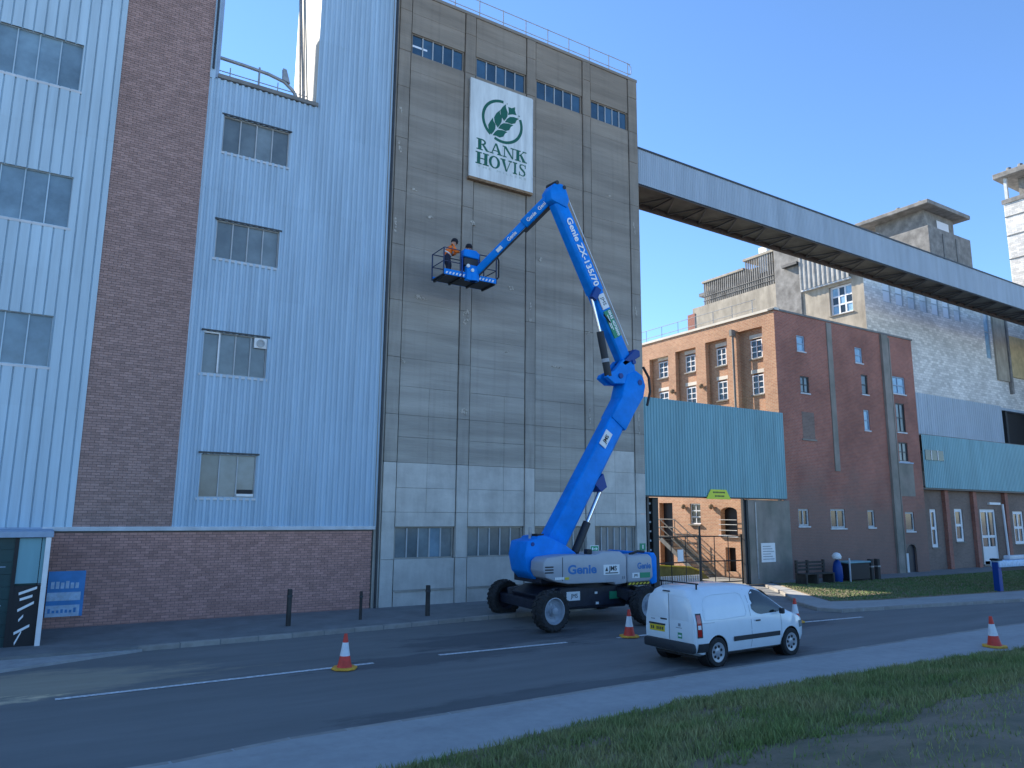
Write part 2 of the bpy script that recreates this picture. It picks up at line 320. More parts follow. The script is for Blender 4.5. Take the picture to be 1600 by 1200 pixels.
def text(s, size, pos, right, up, m, parent, name='lettering', offset=0., space=1., width=None, align='CENTER', ext=0.002):
    cu = bpy.data.curves.new('t', 'FONT'); cu.body = s; cu.size = size; cu.align_x = align; cu.align_y = 'CENTER'
    cu.offset = offset; cu.space_character = space; cu.extrude = ext; cu.resolution_u = 4
    ob = bpy.data.objects.new('t', cu); COL.objects.link(ob)
    bpy.context.view_layer.update()
    me = bpy.data.meshes.new_from_object(ob.evaluated_get(bpy.context.evaluated_depsgraph_get()))
    bpy.data.objects.remove(ob); bpy.data.curves.remove(cu)
    r = Vector(right).normalized(); u = Vector(up).normalized(); nrm = r.cross(u)
    xs = [v.co.x for v in me.vertices]; k = 1.
    if width and xs: k = width/(max(xs)-min(xs))
    g = ORG.get(parent.name, (0, 0, 0)) if parent else (0, 0, 0)
    for v in me.vertices: v.co = Vector(pos)+r*v.co.x*k+u*v.co.y+nrm*v.co.z-Vector(g)
    me.name = name; me.materials.clear(); me.materials.append(m)
    o = bpy.data.objects.new(name, me); COL.objects.link(o)
    if parent: o.parent = parent; ORG[o.name] = g
    return o

def wall(name, T, u0, u1, z0, z1, holes, depth, m, parent, extra=None):
    """front sheet with openings and their reveals; holes = (u0,u1,z0,z1)"""
    us = sorted(set([u0, u1]+[h[i] for h in holes for i in (0, 1)])); zs = sorted(set([z0, z1]+[h[i] for h in holes for i in (2, 3)]))
    us = [u for u in us if u0 <= u <= u1]; zs = [z for z in zs if z0 <= z <= z1]
    b = MB()
    for i in range(len(us)-1):
        for k in range(len(zs)-1):
            cu, cz = (us[i]+us[i+1])/2, (zs[k]+zs[k+1])/2
            if any(h[0] < cu < h[1] and h[2] < cz < h[3] for h in holes): continue
            b.add([T(us[i], 0, zs[k]), T(us[i+1], 0, zs[k]), T(us[i+1], 0, zs[k+1]), T(us[i], 0, zs[k+1])], [(0, 1, 2, 3)])
    for h in holes:
        a, c, d, e = h[:4]; dd = h[4] if len(h) > 4 else depth
        q = [(a, d), (c, d), (c, e), (a, e)]
        for i in range(4):
            p, r_ = q[i], q[(i+1) % 4]
            b.add([T(p[0], 0, p[1]), T(r_[0], 0, r_[1]), T(r_[0], -dd, r_[1]), T(p[0], -dd, p[1])], [(0, 3, 2, 1)])
    return b.build(name, m, parent, fix=False)

def window(T, u0, u1, z0, z1, nc, nr, parent, glass, frame, bar=.04, rec=.1, sill=None, name='window', outer=None):
    """part 'window' (outer frame) with sub-parts pane and glazing_bar, set back by rec"""
    b = MB(); f = bar*1.15
    b.box(u0, u1, -rec, -rec+.05, z0, z0+f, T); b.box(u0, u1, -rec, -rec+.05, z1-f, z1, T)
    b.box(u0, u0+f, -rec, -rec+.05, z0+f, z1-f, T); b.box(u1-f, u1, -rec, -rec+.05, z0+f, z1-f, T)
    wd = b.build(name, outer or frame, parent)
    du = (u1-u0-2*f)/nc; dz = (z1-z0-2*f)/nr
    for i in range(nc):
        for k in range(nr):
            a = u0+f+i*du; c = z0+f+k*dz; t = random.uniform(-.004, .004)
            MB().box(a+.004, a+du-.004, -rec-.012+t, -rec+.004+t, c+.004, c+dz-.004, T).build('pane', glass if not callable(glass) else glass(i, k), wd)
    for i in range(1, nc):
        a = u0+f+i*du; MB().box(a-bar/2, a+bar/2, -rec+.006, -rec+.043, z0+f, z1-f, T).build('glazing_bar', frame, wd)
    for k in range(1, nr):
        c = z0+f+k*dz; MB().box(u0+f, u1-f, -rec+.008, -rec+.04, c-bar/2, c+bar/2, T).build('glazing_bar', frame, wd)
    if sill:
        MB().box(u0-.06, u1+.06, -rec, sill, z0-.07, z0-.002, T).build('sill', M['trim'] if frame is not M['winwhite'] else M['render'], wd)
    return wd

# corrugated sheets -------------------------------------------------------
def sheet_mesh(T, u0, u1, z0, z1, pitch, d, off, kind):
    prof = {'flat': [(0, 0), (.07, 0), (.12, 1), (.95, 1)], 'rib': [(0, 0), (.32, 0), (.5, 1), (.82, 1)]}[kind]
    us = [u0]; k = math.floor(u0/pitch)
    def hgt(u):
        t = (u/pitch) % 1; ps = prof+[(1, 0)]
        for (a, ha), (b_, hb) in zip(ps, ps[1:]):
            if a <= t <= b_: return ha+(hb-ha)*(t-a)/(b_-a)
        return 0
    while k*pitch < u1:
        for a, h in prof:
            u = (k+a)*pitch
            if u0+1e-4 < u < u1-1e-4: us.append(u)
        k += 1
    us.append(u1)
    b = MB(); n = len(us)
    vs = [T(u, off+hgt(u)*d, z0) for u in us]+[T(u, off+hgt(u)*d, z1) for u in us]
    return b.add(vs, [(i, i+1, i+1+n, i+n) for i in range(n-1)])
def clad(T, u0, u1, z0, z1, wins, joints, pitch, d, m, parent, wid, kind='rib', name='cladding_sheet'):
    edges = sorted(set([u0, u1]+[x for q in wins for x in q[:2] if u0 < x < u1])); us = []
    for a, c in zip(edges, edges[1:]):
        nseg = max(1, round((c-a)/wid)); us += [a+(c-a)*i/nseg for i in range(nseg)]
    us.append(u1)
    for a, c in zip(us, us[1:]):
        mid = (a+c)/2; zs = sorted(set([z0, z1]+[j for j in joints if z0 < j < z1]+[z for q in wins if q[0] < mid < q[1] for z in q[2:4] if z0 < z < z1]))
        for i, (b0, b1) in enumerate(zip(zs, zs[1:])):
            if any(q[0] < mid < q[1] and q[2] < (b0+b1)/2 < q[3] for q in wins): continue
            sheet_mesh(T, a-.012, c+.012, b0-.02 if b0 > z0 else b0, b1+.015 if b1 < z1 else b1, pitch, d, .004*(i % 2)+random.uniform(0, .003), kind).build(name, m, parent, fix=False)

def brickwork(T, u0, u1, z0, z1, m, parent, singles=0, name='brick', near_left=True):
    L, Hh, g = .215, .065, .011
    nrow = int((z1-z0)/(Hh+g)); cells = []
    for k in range(nrow):
        z = z0+k*(Hh+g)+g/2; u = u0-(L+g)/2*(k % 2)
        while u < u1:
            a, c = max(u, u0), min(u+L, u1)
            if c-a > .03: cells.append((a, c, z, z+Hh))
            u += L+g
    order = sorted(range(len(cells)), key=lambda i: cells[i][0]) if singles else []
    single = set(order[:singles]); st = MB(); cache = {}
    for i, (a, c, z, e) in enumerate(cells):
        o = random.uniform(-.003, .004); 
        if i in single:
            key = round(c-a, 3)
            if key not in cache:
                me = MB().box(0, c-a, -.03, .01, 0, Hh, lambda u, oo, zz: tuple(Vector(T(u, oo, zz))-Vector(T(0, 0, 0)))).mesh('brick'); me.materials.append(m); cache[key] = me
            inst(name, cache[key], T(a, o, z), parent)
        else:
            x = [T(a, .01+o, z), T(c, .01+o, z), T(c, .01+o, e), T(a, .01+o, e), T(a, -.03, z), T(c, -.03, z), T(c, -.03, e), T(a, -.03, e)]
            st.add(x, [(0, 1, 2, 3), (0, 4, 5, 1), (1, 5, 6, 2), (2, 6, 7, 3), (3, 7, 4, 0)])
    if st.v:
        o = st.build('brickwork', m, parent, fix=False); o['kind'] = 'stuff'

# =================================================================== THE SETTING
def sheet(name, poly, z, m, kind='structure', parent=None):
    b = MB(); b.add([(x, y, z) for x, y in poly], [tuple(range(len(poly)))]); o = b.build(name, m, parent, fix=False)
    if kind: o['kind'] = kind
    return o
def slab(name, poly, z0, z1, m):
    n = len(poly); b = MB()
    b.add([(x, y, z0) for x, y in poly]+[(x, y, z1) for x, y in poly], [tuple(range(n, 2*n))]+[(i, (i+1) % n, (i+1) % n+n, i+n) for i in range(n)])
    o = b.build(name, m, None); o['kind'] = 'structure'; return o
sheet('ground', [(-900, -300), (1200, -300), (1200, 1200), (-900, 1200)], -.06, M['ground'])
NEAR = [(-40, 11.0), (1.7, 11.05), (3.3, 11.3), (5.9, 11.36), (10.1, 11.5), (13.9, 11.55), (19.5, 11.7), (26, 11.7), (60, 11.2)]
FARL = [(-40, 19.9), (2.2, 20.1), (5, 20.2), (8.5, 20.4), (12.1, 20.7), (15.2, 20.75), (17.5, 21.3), (19.5, 22.6), (20.6, 24.1)]
FARR = [(28.9, 24.0), (26.5, 21.0), (24.0, 18.4), (23.2, 17.0), (23.6, 16.3), (26.6, 15.9), (32.9, 14.9), (60, 12.9)]
road = sheet('road', [(-60, 10.6), (80, 10.6), (80, 21.5), (-60, 21.5)], 0, M['road'])
sheet('entrance_apron', [(14, 20.4), (24, 16.2), (31, 24.0), (31, 60), (18, 60), (18, 24.0)], .008, M['pave'])
pl = slab('far_pavement', FARL+[(20.6, 24.3), (-40, 24.3)], -.05, .12, M['pave'])
pr_ = slab('right_pavement', [(28.9, 24.0), (26.5, 21.0), (24.0, 18.4), (23.2, 17.0), (23.6, 16.3), (26.6, 15.9), (32.9, 14.9), (60, 12.9), (60, 14.6), (36.4, 16.5), (27.4, 17.4), (25.4, 18.0), (26.4, 19.6), (29.6, 24.0)], -.05, .11, M['path'])
pn = slab('near_footpath', [(-40, 11.0), (1.7, 11.05), (3.3, 11.3), (5.9, 11.36), (10.1, 11.5), (13.9, 11.55), (19.5, 11.7), (26, 11.7), (60, 11.2), (60, 8.8), (-40, 8.8)], -.05, .09, M['path'])
def kerbs(line, top, parent, skip=None, side=1, m=None):
    me = None; run = 0
    for (x0, y0), (x1, y1) in zip(line, line[1:]):
        L = math.hypot(x1-x0, y1-y0); n = max(1, round(L/.915)); a = math.atan2(y1-y0, x1-x0)
        for i in range(n):
            t = (i+.5)/n; x = x0+(x1-x0)*t; y = y0+(y1-y0)*t
            if x < -6 or x > 44 or (skip and skip(x, y)): continue
            key = round(L/n, 2)
            if key not in KM:
                q = MB().box(-key/2+.006, key/2-.006, -.065, .065, -.2, 0).build('kerb_stone', m or M['kerb'], None, bevel=.018); KM[key] = q.data; COL.objects.unlink(q); bpy.data.objects.remove(q)
            nx, ny = -math.sin(a)*.06*side, math.cos(a)*.06*side
            inst('kerb_stone', KM[key], (x+nx, y+ny, top+.006+random.uniform(-.003, .003)), parent, (0, 0, a+random.uniform(-.006, .006)))
KM = {}
kerbs(FARL, .12, pl, skip=lambda x, y: x < 2.2)
kerbs(FARR, .115, pr_)
kerbs(NEAR, .09, pn, side=-1)
slab('dropped_kerb', [(-8, 18.4), (-.42, 18.9), (1.2, 19.6), (2.3, 20.05), (2.3, 20.75), (.3, 21.1), (-8, 21.1)], -.03, .055, M['kerb_p'])
# carriageway wear and markings
def blob(name, cx, cy, rx, ry, z, m, seed, n=40, rot=0.):
    rr = random.Random(seed); ph = [rr.uniform(0, 6.28) for _ in range(5)]; pts = []
    for i in range(n):
        t = 2*math.pi*i/n; k = 1+.22*math.sin(2*t+ph[0])+.15*math.sin(5*t+ph[1])+.1*math.sin(9*t+ph[2])+.07*math.sin(14*t+ph[3])
        x, y = rx*k*math.cos(t), ry*k*math.sin(t); pts.append((cx+x*math.cos(rot)-y*math.sin(rot), cy+x*math.sin(rot)+y*math.cos(rot)))
    return sheet(name, pts, z, m, None, road)
for x0, x1, y0, y1 in ((.5, 6.5, 15.85, 16.1), (8.17, 11.8, 16.22, 16.15), (13.4, 16.4, 16.05, 16.0), (20.0, 23.2, 15.5, 15.3)):
    sheet('centre_line', [(x0, y0-.07), (x1, y1-.07), (x1, y1+.07), (x0, y0+.07)], .0095, M['paint'], None, road)

# near grass bank ---------------------------------------------------------
def edge_y(x): return float(np.interp(x, [-40, 1.0, 4.4, 7, 9.6, 12, 14.7, 18, 21.5, 30, 60], [9.0, 9.05, 9.25, 9.55, 9.88, 9.82, 9.72, 9.62, 9.38, 9.1, 9.0]))
def bank_z(x, y):
    d = max(0., edge_y(x)-y); return .075+d*.13+.035*math.sin(x*1.7+y)*min(1, d)+.03*math.sin(x*.6-y*2.1)*min(1, d)
b = MB(); nx, ny = 130, 40
for i in range(nx+1):
    for k in range(ny+1):
        x = -25+i*85/nx; e = edge_y(x)+.05+.05*math.sin(x*5.3)+.04*math.sin(x*13.1); y = e-(k/ny)**1.4*(e+14); b.v.append((x, y, bank_z(x, y)+(.03 if k == 0 else .02)))
b.f = [(i*(ny+1)+k, i*(ny+1)+k+1, (i+1)*(ny+1)+k+1, (i+1)*(ny+1)+k) for i in range(nx) for k in range(ny)]
bank = b.build('grass_bank', M['soil'], None, fix=True, smooth=True); bank['kind'] = 'structure'
def blades(name, xy, zf, h, wdt, m, label, cat):
    n = len(xy); v = np.zeros((n, 3, 3)); a = rng.uniform(0, 6.283, n); hh = h*rng.uniform(.45, 1.25, n); ln = rng.uniform(.1, .9, n)*hh; la = rng.uniform(0, 6.283, n)
    z = np.array([zf(x, y) for x, y in xy]); cx, cy = xy[:, 0], xy[:, 1]; ww = wdt*rng.uniform(.6, 1.4, n)
    v[:, 0] = np.stack([cx-np.cos(a)*ww, cy-np.sin(a)*ww, z-.01], 1); v[:, 1] = np.stack([cx+np.cos(a)*ww, cy+np.sin(a)*ww, z-.01], 1)
    v[:, 2] = np.stack([cx+np.cos(la)*ln, cy+np.sin(la)*ln, z+hh], 1)
    me = bpy.data.meshes.new(name); me.vertices.add(3*n); me.vertices.foreach_set('co', v.reshape(-1)); me.loops.add(3*n); me.loops.foreach_set('vertex_index', np.arange(3*n, dtype=np.int32))
    me.polygons.add(n); me.polygons.foreach_set('loop_start', np.arange(0, 3*n, 3, dtype=np.int32)); me.polygons.foreach_set('loop_total', np.full(n, 3, dtype=np.int32))
    me.update(); me.materials.append(m); o = bpy.data.objects.new(name, me); COL.objects.link(o); return tag(o, label, cat, kind='stuff')
pts = []
N = 240000
X = rng.uniform(2, 26, N); ee = np.interp(X, [-40, 1.0, 4.4, 7, 9.6, 12, 14.7, 18, 21.5, 30, 60], [9.0, 9.05, 9.25, 9.55, 9.88, 9.82, 9.72, 9.62, 9.38, 9.1, 9.0])
D = rng.uniform(-.08, 7.2, N); Yy = ee+.05+.05*np.sin(X*5.3)+.04*np.sin(X*13.1)-D
cl = np.sin(X*2.1+np.sin(Yy*3))*np.sin(Yy*2.7+np.sin(X*1.3))+rng.normal(0, .45, N)
keep = (cl > -.35) & ((D < 3.2+np.sin(X*.8)*.5) | (rng.uniform(0, 1, N) < .12)); XY = np.stack([X, Yy], 1)[keep]
blades('bank_grass', XY, lambda x, y: bank_z(x, y)+.02, .075, .008, M['grass'], 'short tufty olive grass on the bank in the foreground', 'grass')

nc = 2600; cx = rng.uniform(2, 26, nc); cd = rng.uniform(.12, 3.3, nc); cy = np.interp(cx, [-40, 1.0, 4.4, 7, 9.6, 12, 14.7, 18, 21.5, 30, 60], [9.0, 9.05, 9.25, 9.55, 9.88, 9.82, 9.72, 9.62, 9.38, 9.1, 9.0])-cd
tx = np.repeat(cx, 16)+rng.normal(0, .06, nc*16); ty = np.repeat(cy, 16)+rng.normal(0, .06, nc*16)
blades('grass_tufts', np.stack([tx, ty], 1), lambda x, y: bank_z(x, y)+.02, .13, .009, M['grass'], 'taller coarse tufts scattered over the foreground bank', 'grass')
X = rng.uniform(1.2, 9.0, 2600); X = X[np.sin(X*3.1)+np.sin(X*7.7)*.6+rng.normal(0, .5, len(X)) > .25]
blades('kerb_weeds', np.stack([X, np.interp(X, [p[0] for p in NEAR], [p[1] for p in NEAR])+rng.normal(.03, .02, len(X))], 1), lambda x, y: 0., .05, .012, M['grass'], 'thin line of weeds growing along the near kerb', 'weeds')
# right-hand verge
VER = [(25.4, 18.0), (27.4, 17.4), (36.4, 16.5), (60, 14.6), (70, 14.0), (70, 22.6), (44, 22.6), (31.5, 22.8), (29.6, 24.0), (26.4, 19.6)]
ver = slab('grass_verge', VER, -.05, .13, M['soil'])
N = 90000; q = np.stack([rng.uniform(25.5, 62, N), rng.uniform(14.2, 23.5, N)], 1)
lo = np.interp(q[:, 0], [25.4, 27.4, 36.4, 60], [18.0, 17.4, 16.5, 14.6]); hi = np.interp(q[:, 0], [25.4, 26.4, 29.6, 31.5, 60], [18, 19.6, 24, 22.8, 22.6])
q = q[(q[:, 1] > lo+.05) & (q[:, 1] < hi-.05)]
blades('verge_grass', q, lambda x, y: .13, .05, .02, M['grass2'], 'dark green grass verge in front of the red brick mill', 'grass')
slab('mill_pavement', [(29.6, 24.0), (31.5, 22.8), (44, 22.6), (70, 22.6), (70, 25.5), (31, 25.5)], -.05, .15, M['pave'])

# =================================================================== LEFT MILL (cladding + brick)
Y0 = 24.15
T = FY(Y0)
mill = thing('clad_mill', (4.5, Y0, .1), 'tall pale blue clad mill with plum brick pier and brick base', 'building')
# dark core volumes behind the skin
core = MB(); core.box(-14, 3.2, Y0+.35, Y0+11, 0, 27); core.build('left_block', M['clad_l'], mill)
MB().box(3.4, 6.82, Y0+.35, Y0+9, 0, 17.22).build('middle_block', M['cream'], mill)
MB().box(6.815, 9.55, Y0+.35, Y0+3.2, 0, 27).build('stair_tower', M['cream'], mill)
MB().box(6.79, 6.813, Y0+.05, Y0+3.2, 17.36, 27).build('tower_side_cladding', M['cream'], mill)
LW = [(-2.55, -.3, 15.6, 17.12), (-2.55, -.18, 11.32, 12.9), (-2.55, -.27, 7.2, 8.69), (-2.55, -.27, 19.9, 21.4)]
RW = [(3.78, 5.95, 14.84, 16.12), (3.82, 5.82, 11.22, 12.5), (3.7, 5.66, 7.47, 8.82), (3.9, 5.57, 3.67, 5.01)]
clad(T, -8.5, .71, 2.78, 24.5, LW, [6.1, 10.0, 14.3, 18.6, 22.4], .27, .05, M['clad_l'], mill, 1.08, 'flat')
clad(T, 3.27, 6.78, 2.78, 17.34, RW, [6.3, 10.1, 13.5, 16.6], .19, .055, M['clad_r'], mill, .95)
clad(T, 6.78, 9.62, 2.78, 24.5, [], [6.3, 10.1, 13.5, 16.45, 20.0], .19, .055, M['clad_r'], mill, .95)
MB().box(3.25, 3.42, Y0-.05, Y0+.02, 17.30, 24.5).build('corner_flashing', M['clad_r'], mill)
MB().box(3.42, 3.53, Y0-.03, Y0+.1, 17.36, 24.5).build('corner_flashing', M['trim_b'], mill)
MB().tube((3.33, Y0-.1, 17.6), (3.33, Y0-.1, 24.5), .035).build('downpipe', M['steel_dk'], mill)
MB().box(.66, .72, Y0-.045, Y0, 2.8, 24.5).build('edge_flashing', M['clad_l'], mill)
# roof edge of the middle block
MB().box(3.5, 6.85, Y0-.1, Y0+.3, 17.36, 17.50).build('roof_edge', M['roofgrey'], mill, bevel=.01)
MB().path([(3.4, Y0+.5, 18.42), (4.4, Y0+.5, 18.40), (5.2, Y0+.5, 18.36), (5.75, Y0+.5, 18.25), (6.1, Y0+.5, 18.0), (6.28, Y0+.5, 17.7), (6.32, Y0+.5, 17.3)], .06, 10).build('roof_pipe', M['galv'], mill, smooth=True)
MB().prism([(5.7, 18.28), (5.95, 18.22), (5.8, 18.7), (5.68, 18.72)], Y0+.42, Y0+.58).build('pipe_cowl', M['galv'], mill)
for x in (3.95, 4.9, 5.55, 6.5): MB().tube((x, Y0+.5, 17.3), (x, Y0+.5, 18.5 if x == 4.9 else 18.15), .035 if x == 4.9 else .018).build('rail_post', M['galv'], mill)
MB().tube((3.5, Y0+.5, 17.95), (6.6, Y0+.5, 17.95), .018).build('guard_rail', M['galv'], mill)
for x, t in ((6.3, 0), (6.0, .4)): MB().tube((6.7, Y0+1.2+t, 17.3), (6.7, Y0+2.9+t*.3, 24.5), .04).build('tower_stay', M['galv'], mill)
# windows
for (a, c, d, e) in LW: window(T, a, c, d, e, 4 if a < -2 else 4, 1, mill, M['glass_b'], M['clad_l'], .03, .07, sill=.06)
for j, (a, c, d, e) in enumerate(RW):
    wd = window(T, a, c, d, e, 4 if j != 3 else 3, 1, mill, M['glass'], M['steel_fr'], .035, .07, sill=.05)
    MB().box(a-.06, c+.06, -.02, .075, e-.005, e+.05, T).build('head_flashing', M['steel_dk'], wd)
    if j == 3: MB().box(c-.55, c-.05, -.05, .03, d+.05, d+.13, T).build('open_vent', M['white'], wd); MB().box(c-.52, c-.08, -.05, .012, d+.135, d+.26, T).build('vent_gap', M['black'], wd)
    if j == 2:
        MB().box(c-.42, c-.02, -.03, .03, e-.36, e-.03, T).build('vent_panel', M['white'], wd)
        MB().lathe([(.13, 0), (.13, .04), (.09, .045), (.09, .01)], T(c-.22, .03, e-.2), (0, -1, 0), 16).build('vent_ring', M['steel_fr'], wd, smooth=True)
        MB().box(a+.0, a+.5, -.05, .02, e-.06, e-.01, T).build('window_head', M['white'], wd)
        MB().box(a+.46, a+.5, -.05, .018, d+.06, e-.06, T).build('window_jamb', M['white'], wd)
# brick pier
MB().box(.72, 3.26, Y0, Y0+.3, 2.8, 24.5).build('pier_backing', M['mortar'], mill)
pier = MB().box(.73, 3.25, Y0-.002, Y0+.1, 24.5, 24.6).build('brick_pier', M['trim'], mill)
brickwork(FY(Y0), .72, 3.26, 2.8, 22.6, M['brick2'], pier)
# brick base wall and ledge
base = MB().box(.24, 9.52, Y0+.001, Y0+.3, 0, 2.69).build('brick_wall', M['mortar'], mill)
brickwork(FY(Y0), .24, 9.52, .06, 2.69, M['brick1'], base, singles=300)
MB().box(.02, 9.6, Y0-.10, Y0+.06, 2.69, 2.81).build('stone_ledge', M['trim'], mill, bevel=.012)
MB().box(-9, .02, Y0-.10, Y0+.06, 2.71, 2.80).build('stone_ledge', M['trim_b'], mill)
MB().box(9.56, 9.80, Y0-.03, Y0+.3, .1, 24.5).build('corner_strip', M['conc_pil'], mill)
MB().tube((9.68, Y0-.09, .1), (9.68, Y0-.09, 24.4), .045).build('downpipe', M['steel_dk'], mill)
# porch at far left
porch = thing('loading_porch', (-1.4, 21.6, .05), 'dark green roller door porch with white post at the left edge', 'porch')
MB().box(-6, .04, 21.5, 24.0, .05, 2.62).build('porch_core', M['doorgreen'], porch)
MB().box(-6, .28, 21.28, 24.04, 2.62, 2.76).build('porch_roof', M['trim_b'], porch, bevel=.01)
MB().box(.13, .24, 21.3, 21.42, .03, 2.62).build('white_post', M['white'], porch, bevel=.01)
MB().box(.045, .06, 21.42, 24.0, .1, 2.62).build('side_panel', M['wood'], porch)
MB().box(-.48, -.40, 21.4, 21.5, .05, 2.62).build('door_jamb', M['black'], porch)
MB().box(-.40, .13, 21.42, 21.49, 1.55, 2.6).build('upper_panel', M['clad_s'], porch)
MB().box(-.40, .13, 21.41, 21.48, .06, 1.5).build('dark_panel', M['black'], porch)
for i in range(9): MB().box(-6, -.48, 21.46+.004*(i % 2), 21.498, .06+i*.285, .06+i*.285+.278).build('door_slat', M['doorgreen'], porch)
for z in (.55, 1.05, 1.93): MB().box(-5, -.62, 21.452, 21.459, z, z+.022).build('door_line', M['trim_b'], porch)
MB().box(-3, -.85, 21.44, 21.455, 2.18, 2.5).build('door_window', M['signblue'], porch)
MB().box(-6, .24, 21.25, 21.5, .03, .1).build('threshold', M['trim'], porch)
for i, (x, z, a, L) in enumerate(((-.12, 1.38, .35, .38), (-.14, 1.22, .3, .26), (-.13, 1.02, .5, .36), (-.2, .76, .9, .14), (-.16, .5, .5, .34), (-.22, .32, 1.15, .3))):
    c, s_ = math.cos(a)*L/2, math.sin(a)*L/2; w2 = .03
    MB().prism([(x-c+s_*w2*3, z-s_-w2), (x+c, z+s_-w2), (x+c, z+s_+w2), (x-c, z-s_+w2)], 21.398, 21.408).build('painted_mark', M['white'], porch)
sg = thing('wall_poster', (.65, Y0-.05, .45), 'small blue and white notice on the brick base wall beside the porch', 'sign')
MB().box(.30, 1.18, Y0-.06, Y0-.02, .42, 1.62).build('board', M['signblue'], sg)
MB().box(.31, 1.1, Y0-.066, Y0-.061, .42, .72).build('lower_band', M['signpale'], sg); MB().box(.31, 1.1, Y0-.066, Y0-.061, .84, 1.06).build('middle_band', M['signpale'], sg)
for i in range(6): MB().box(.38+i*.115, .46+i*.115, Y0-.066, Y0-.061, 1.16, 1.16+random.uniform(.14, .2)).build('print_mark', M['signpale'], sg)
for i in range(7): MB().box(.36+i*.1, .42+i*.1, Y0-.072, Y0-.067, .52, .52+random.uniform(.06, .13)).build('print_mark', M['signblue'], sg)

# =================================================================== CONCRETE SILO
silo = thing('concrete_silo', (15.8, Y0, .1), 'tall grey board-marked concrete silo with shallow piers and rooftop railing', 'building')
T = FY(Y0)
MB().box(9.82, 21.8, Y0+.27, Y0+9.0, 0, 23.3).build('silo_core', M['joint'], silo)
MB().box(9.80, 21.86, Y0-.05, Y0+9.05, 23.38, 23.52).build('roof_coping', M['conc_top'], silo, bevel=.02)
PIL = [(9.81, 10.33), (12.68, 13.18), (15.65, 16.13), (18.62, 19.08), (21.28, 21.84)]
BAY = [(10.33, 12.68), (13.18, 15.65), (16.13, 18.62), (19.08, 21.28)]
LIFT = [.1, .62, 1.68, 2.78, 3.28, 4.12, 5.0, 5.9, 6.69, 7.72, 8.75, 9.8, 10.85, 11.9, 12.95, 14.0, 15.05, 16.1, 17.15, 18.2, 19.25, 20.05, 20.77, 21.65, 22.5, 23.38]
for (a, c) in PIL:
    for d, e in zip(LIFT[::2], LIFT[2::2]+[23.38] if len(LIFT) % 2 == 0 else LIFT[2::2]):
        MB().box(a+.02, c-.02, -.3, .035+random.uniform(0, .008), d+.004, e-.004, T).build('pier_block', M['conc_pale'] if e < 5.2 else M['conc_pil'], silo, bevel=.012, seg=1)
for bi, (a, c) in enumerate(BAY):
    for d, e in zip(LIFT, LIFT[1:]):
        if abs(d-1.68) < .01 or abs(d-20.77) < .01: continue
        m = M['conc_pale'] if e < 4.2 or (e < 5.95 and random.random() < (.75 if e < 5.05 else .3)) else M['conc']
        sp = [a+.015, c-.015]
        if 3.2 < d < 7: sp = [a+.015, a+(c-a)*(.5 if bi != 1 else .62), c-.015]
        for s0, s1 in zip(sp, sp[1:]):
            MB().box(s0+.003, s1-.003, -.3, random.uniform(-.005, .004)+(.03 if d < .3 else 0), d+(.0035 if d < 8 else .0012), e-(.0035 if d < 8 else .0012), T).build('wall_panel', m, silo, bevel=.006 if d < 8 else .003, seg=1)
    def gl(i, k): return M['glass_b'] if (bi, i) in ((0, 3),) else M['glass']
    window(T, a+.03, c-.03, 1.68, 2.78, 5 if bi < 3 else 6, 1, silo, gl, M['steel_fr'], .045, .16, outer=M['conc_pil'])
    window(T, a+.03, c-.03, 20.77, 21.65, 5, 1, silo, M['glass_n'], M['steel_fr'], .04, .10, outer=M['conc_pil'])
    MB().box(a+.05, c-.05, -.05, .07, .60, .66, T).build('plinth_ledge', M['conc_pil'], silo)
# short white strip in the first top window
MB().box(10.35, 11.05, Y0+.085, Y0+.098, 21.12, 21.2).build('white_strip', mat('strip_white', (.8, .85, .9), .4), silo)
rs = random.Random(3)
for (px_, pz, rx, rz) in ((11.05, 11.05, .34, .13), (12.95, 10.6, .18, .3), (12.92, 7.0, .24, .26), (9.98, 16.8, .12, .3), (9.98, 18.2, .1, .2), (18.55, 13.5, .3, .28), (18.9, 12.9, .22, .34), (16.4, 13.6, .18, .12), (21.5, 12.0, .1, .5), (15.9, 11.5, .1, .22), (15.85, 10.9, .16, .1), (18.8, 10.8, .16, .1), (14.9, 12.1, .28, .1), (17.2, 9.2, .3, .1), (10.7, 15.2, .2, .08), (21.5, 7.0, .1, .7), (14.8, 9.5, .14, .07), (13.1, 14.5, .2, .16), (18.85, 7.3, .08, .45), (21.5, 16.0, .1, .35), (10.4, 8.6, .14, .1), (20.1, 17.3, .2, .08), (9.95, 13.6, .1, .4), (11.3, 14.3, .2, .07)):
    for k in range(4):
        cx, cz = px_+rs.uniform(-.5, .5)*rx, pz+rs.uniform(-.7, .7)*rz; n = 11; po = []
        for i in range(n):
            t = 6.283*i/n; q = rs.uniform(.4, 1.1); po.append((cx+math.cos(t)*rx*.5*q, cz+math.sin(t)*rz*.42*q))
        in_p = any(a-.02 < cx < c+.02 for a, c in PIL)
        MB().prism(po, Y0-(.05 if in_p else .014)-k*.001, Y0+.02).build('spalled_patch', M['spall'], silo)
# rooftop railing
for i in range(10):
    x = 11.2+i*1.16; MB().tube((x, Y0+.35, 23.4), (x, Y0+.35, 24.55), .022, n=6).build('rail_post', M['galv'], silo)
for z in (23.98, 24.52): MB().tube((10, Y0+.35, z), (21.8, Y0+.35, z), .02, n=6).build('guard_rail', M['galv'], silo)
MB().path([(21.64, Y0+.35, 24.52), (21.85, Y0+.35, 24.4), (21.85, Y0+.35, 24.05), (21.64, Y0+.35, 23.98)], .018, 6).build('rail_end', M['galv'], silo)
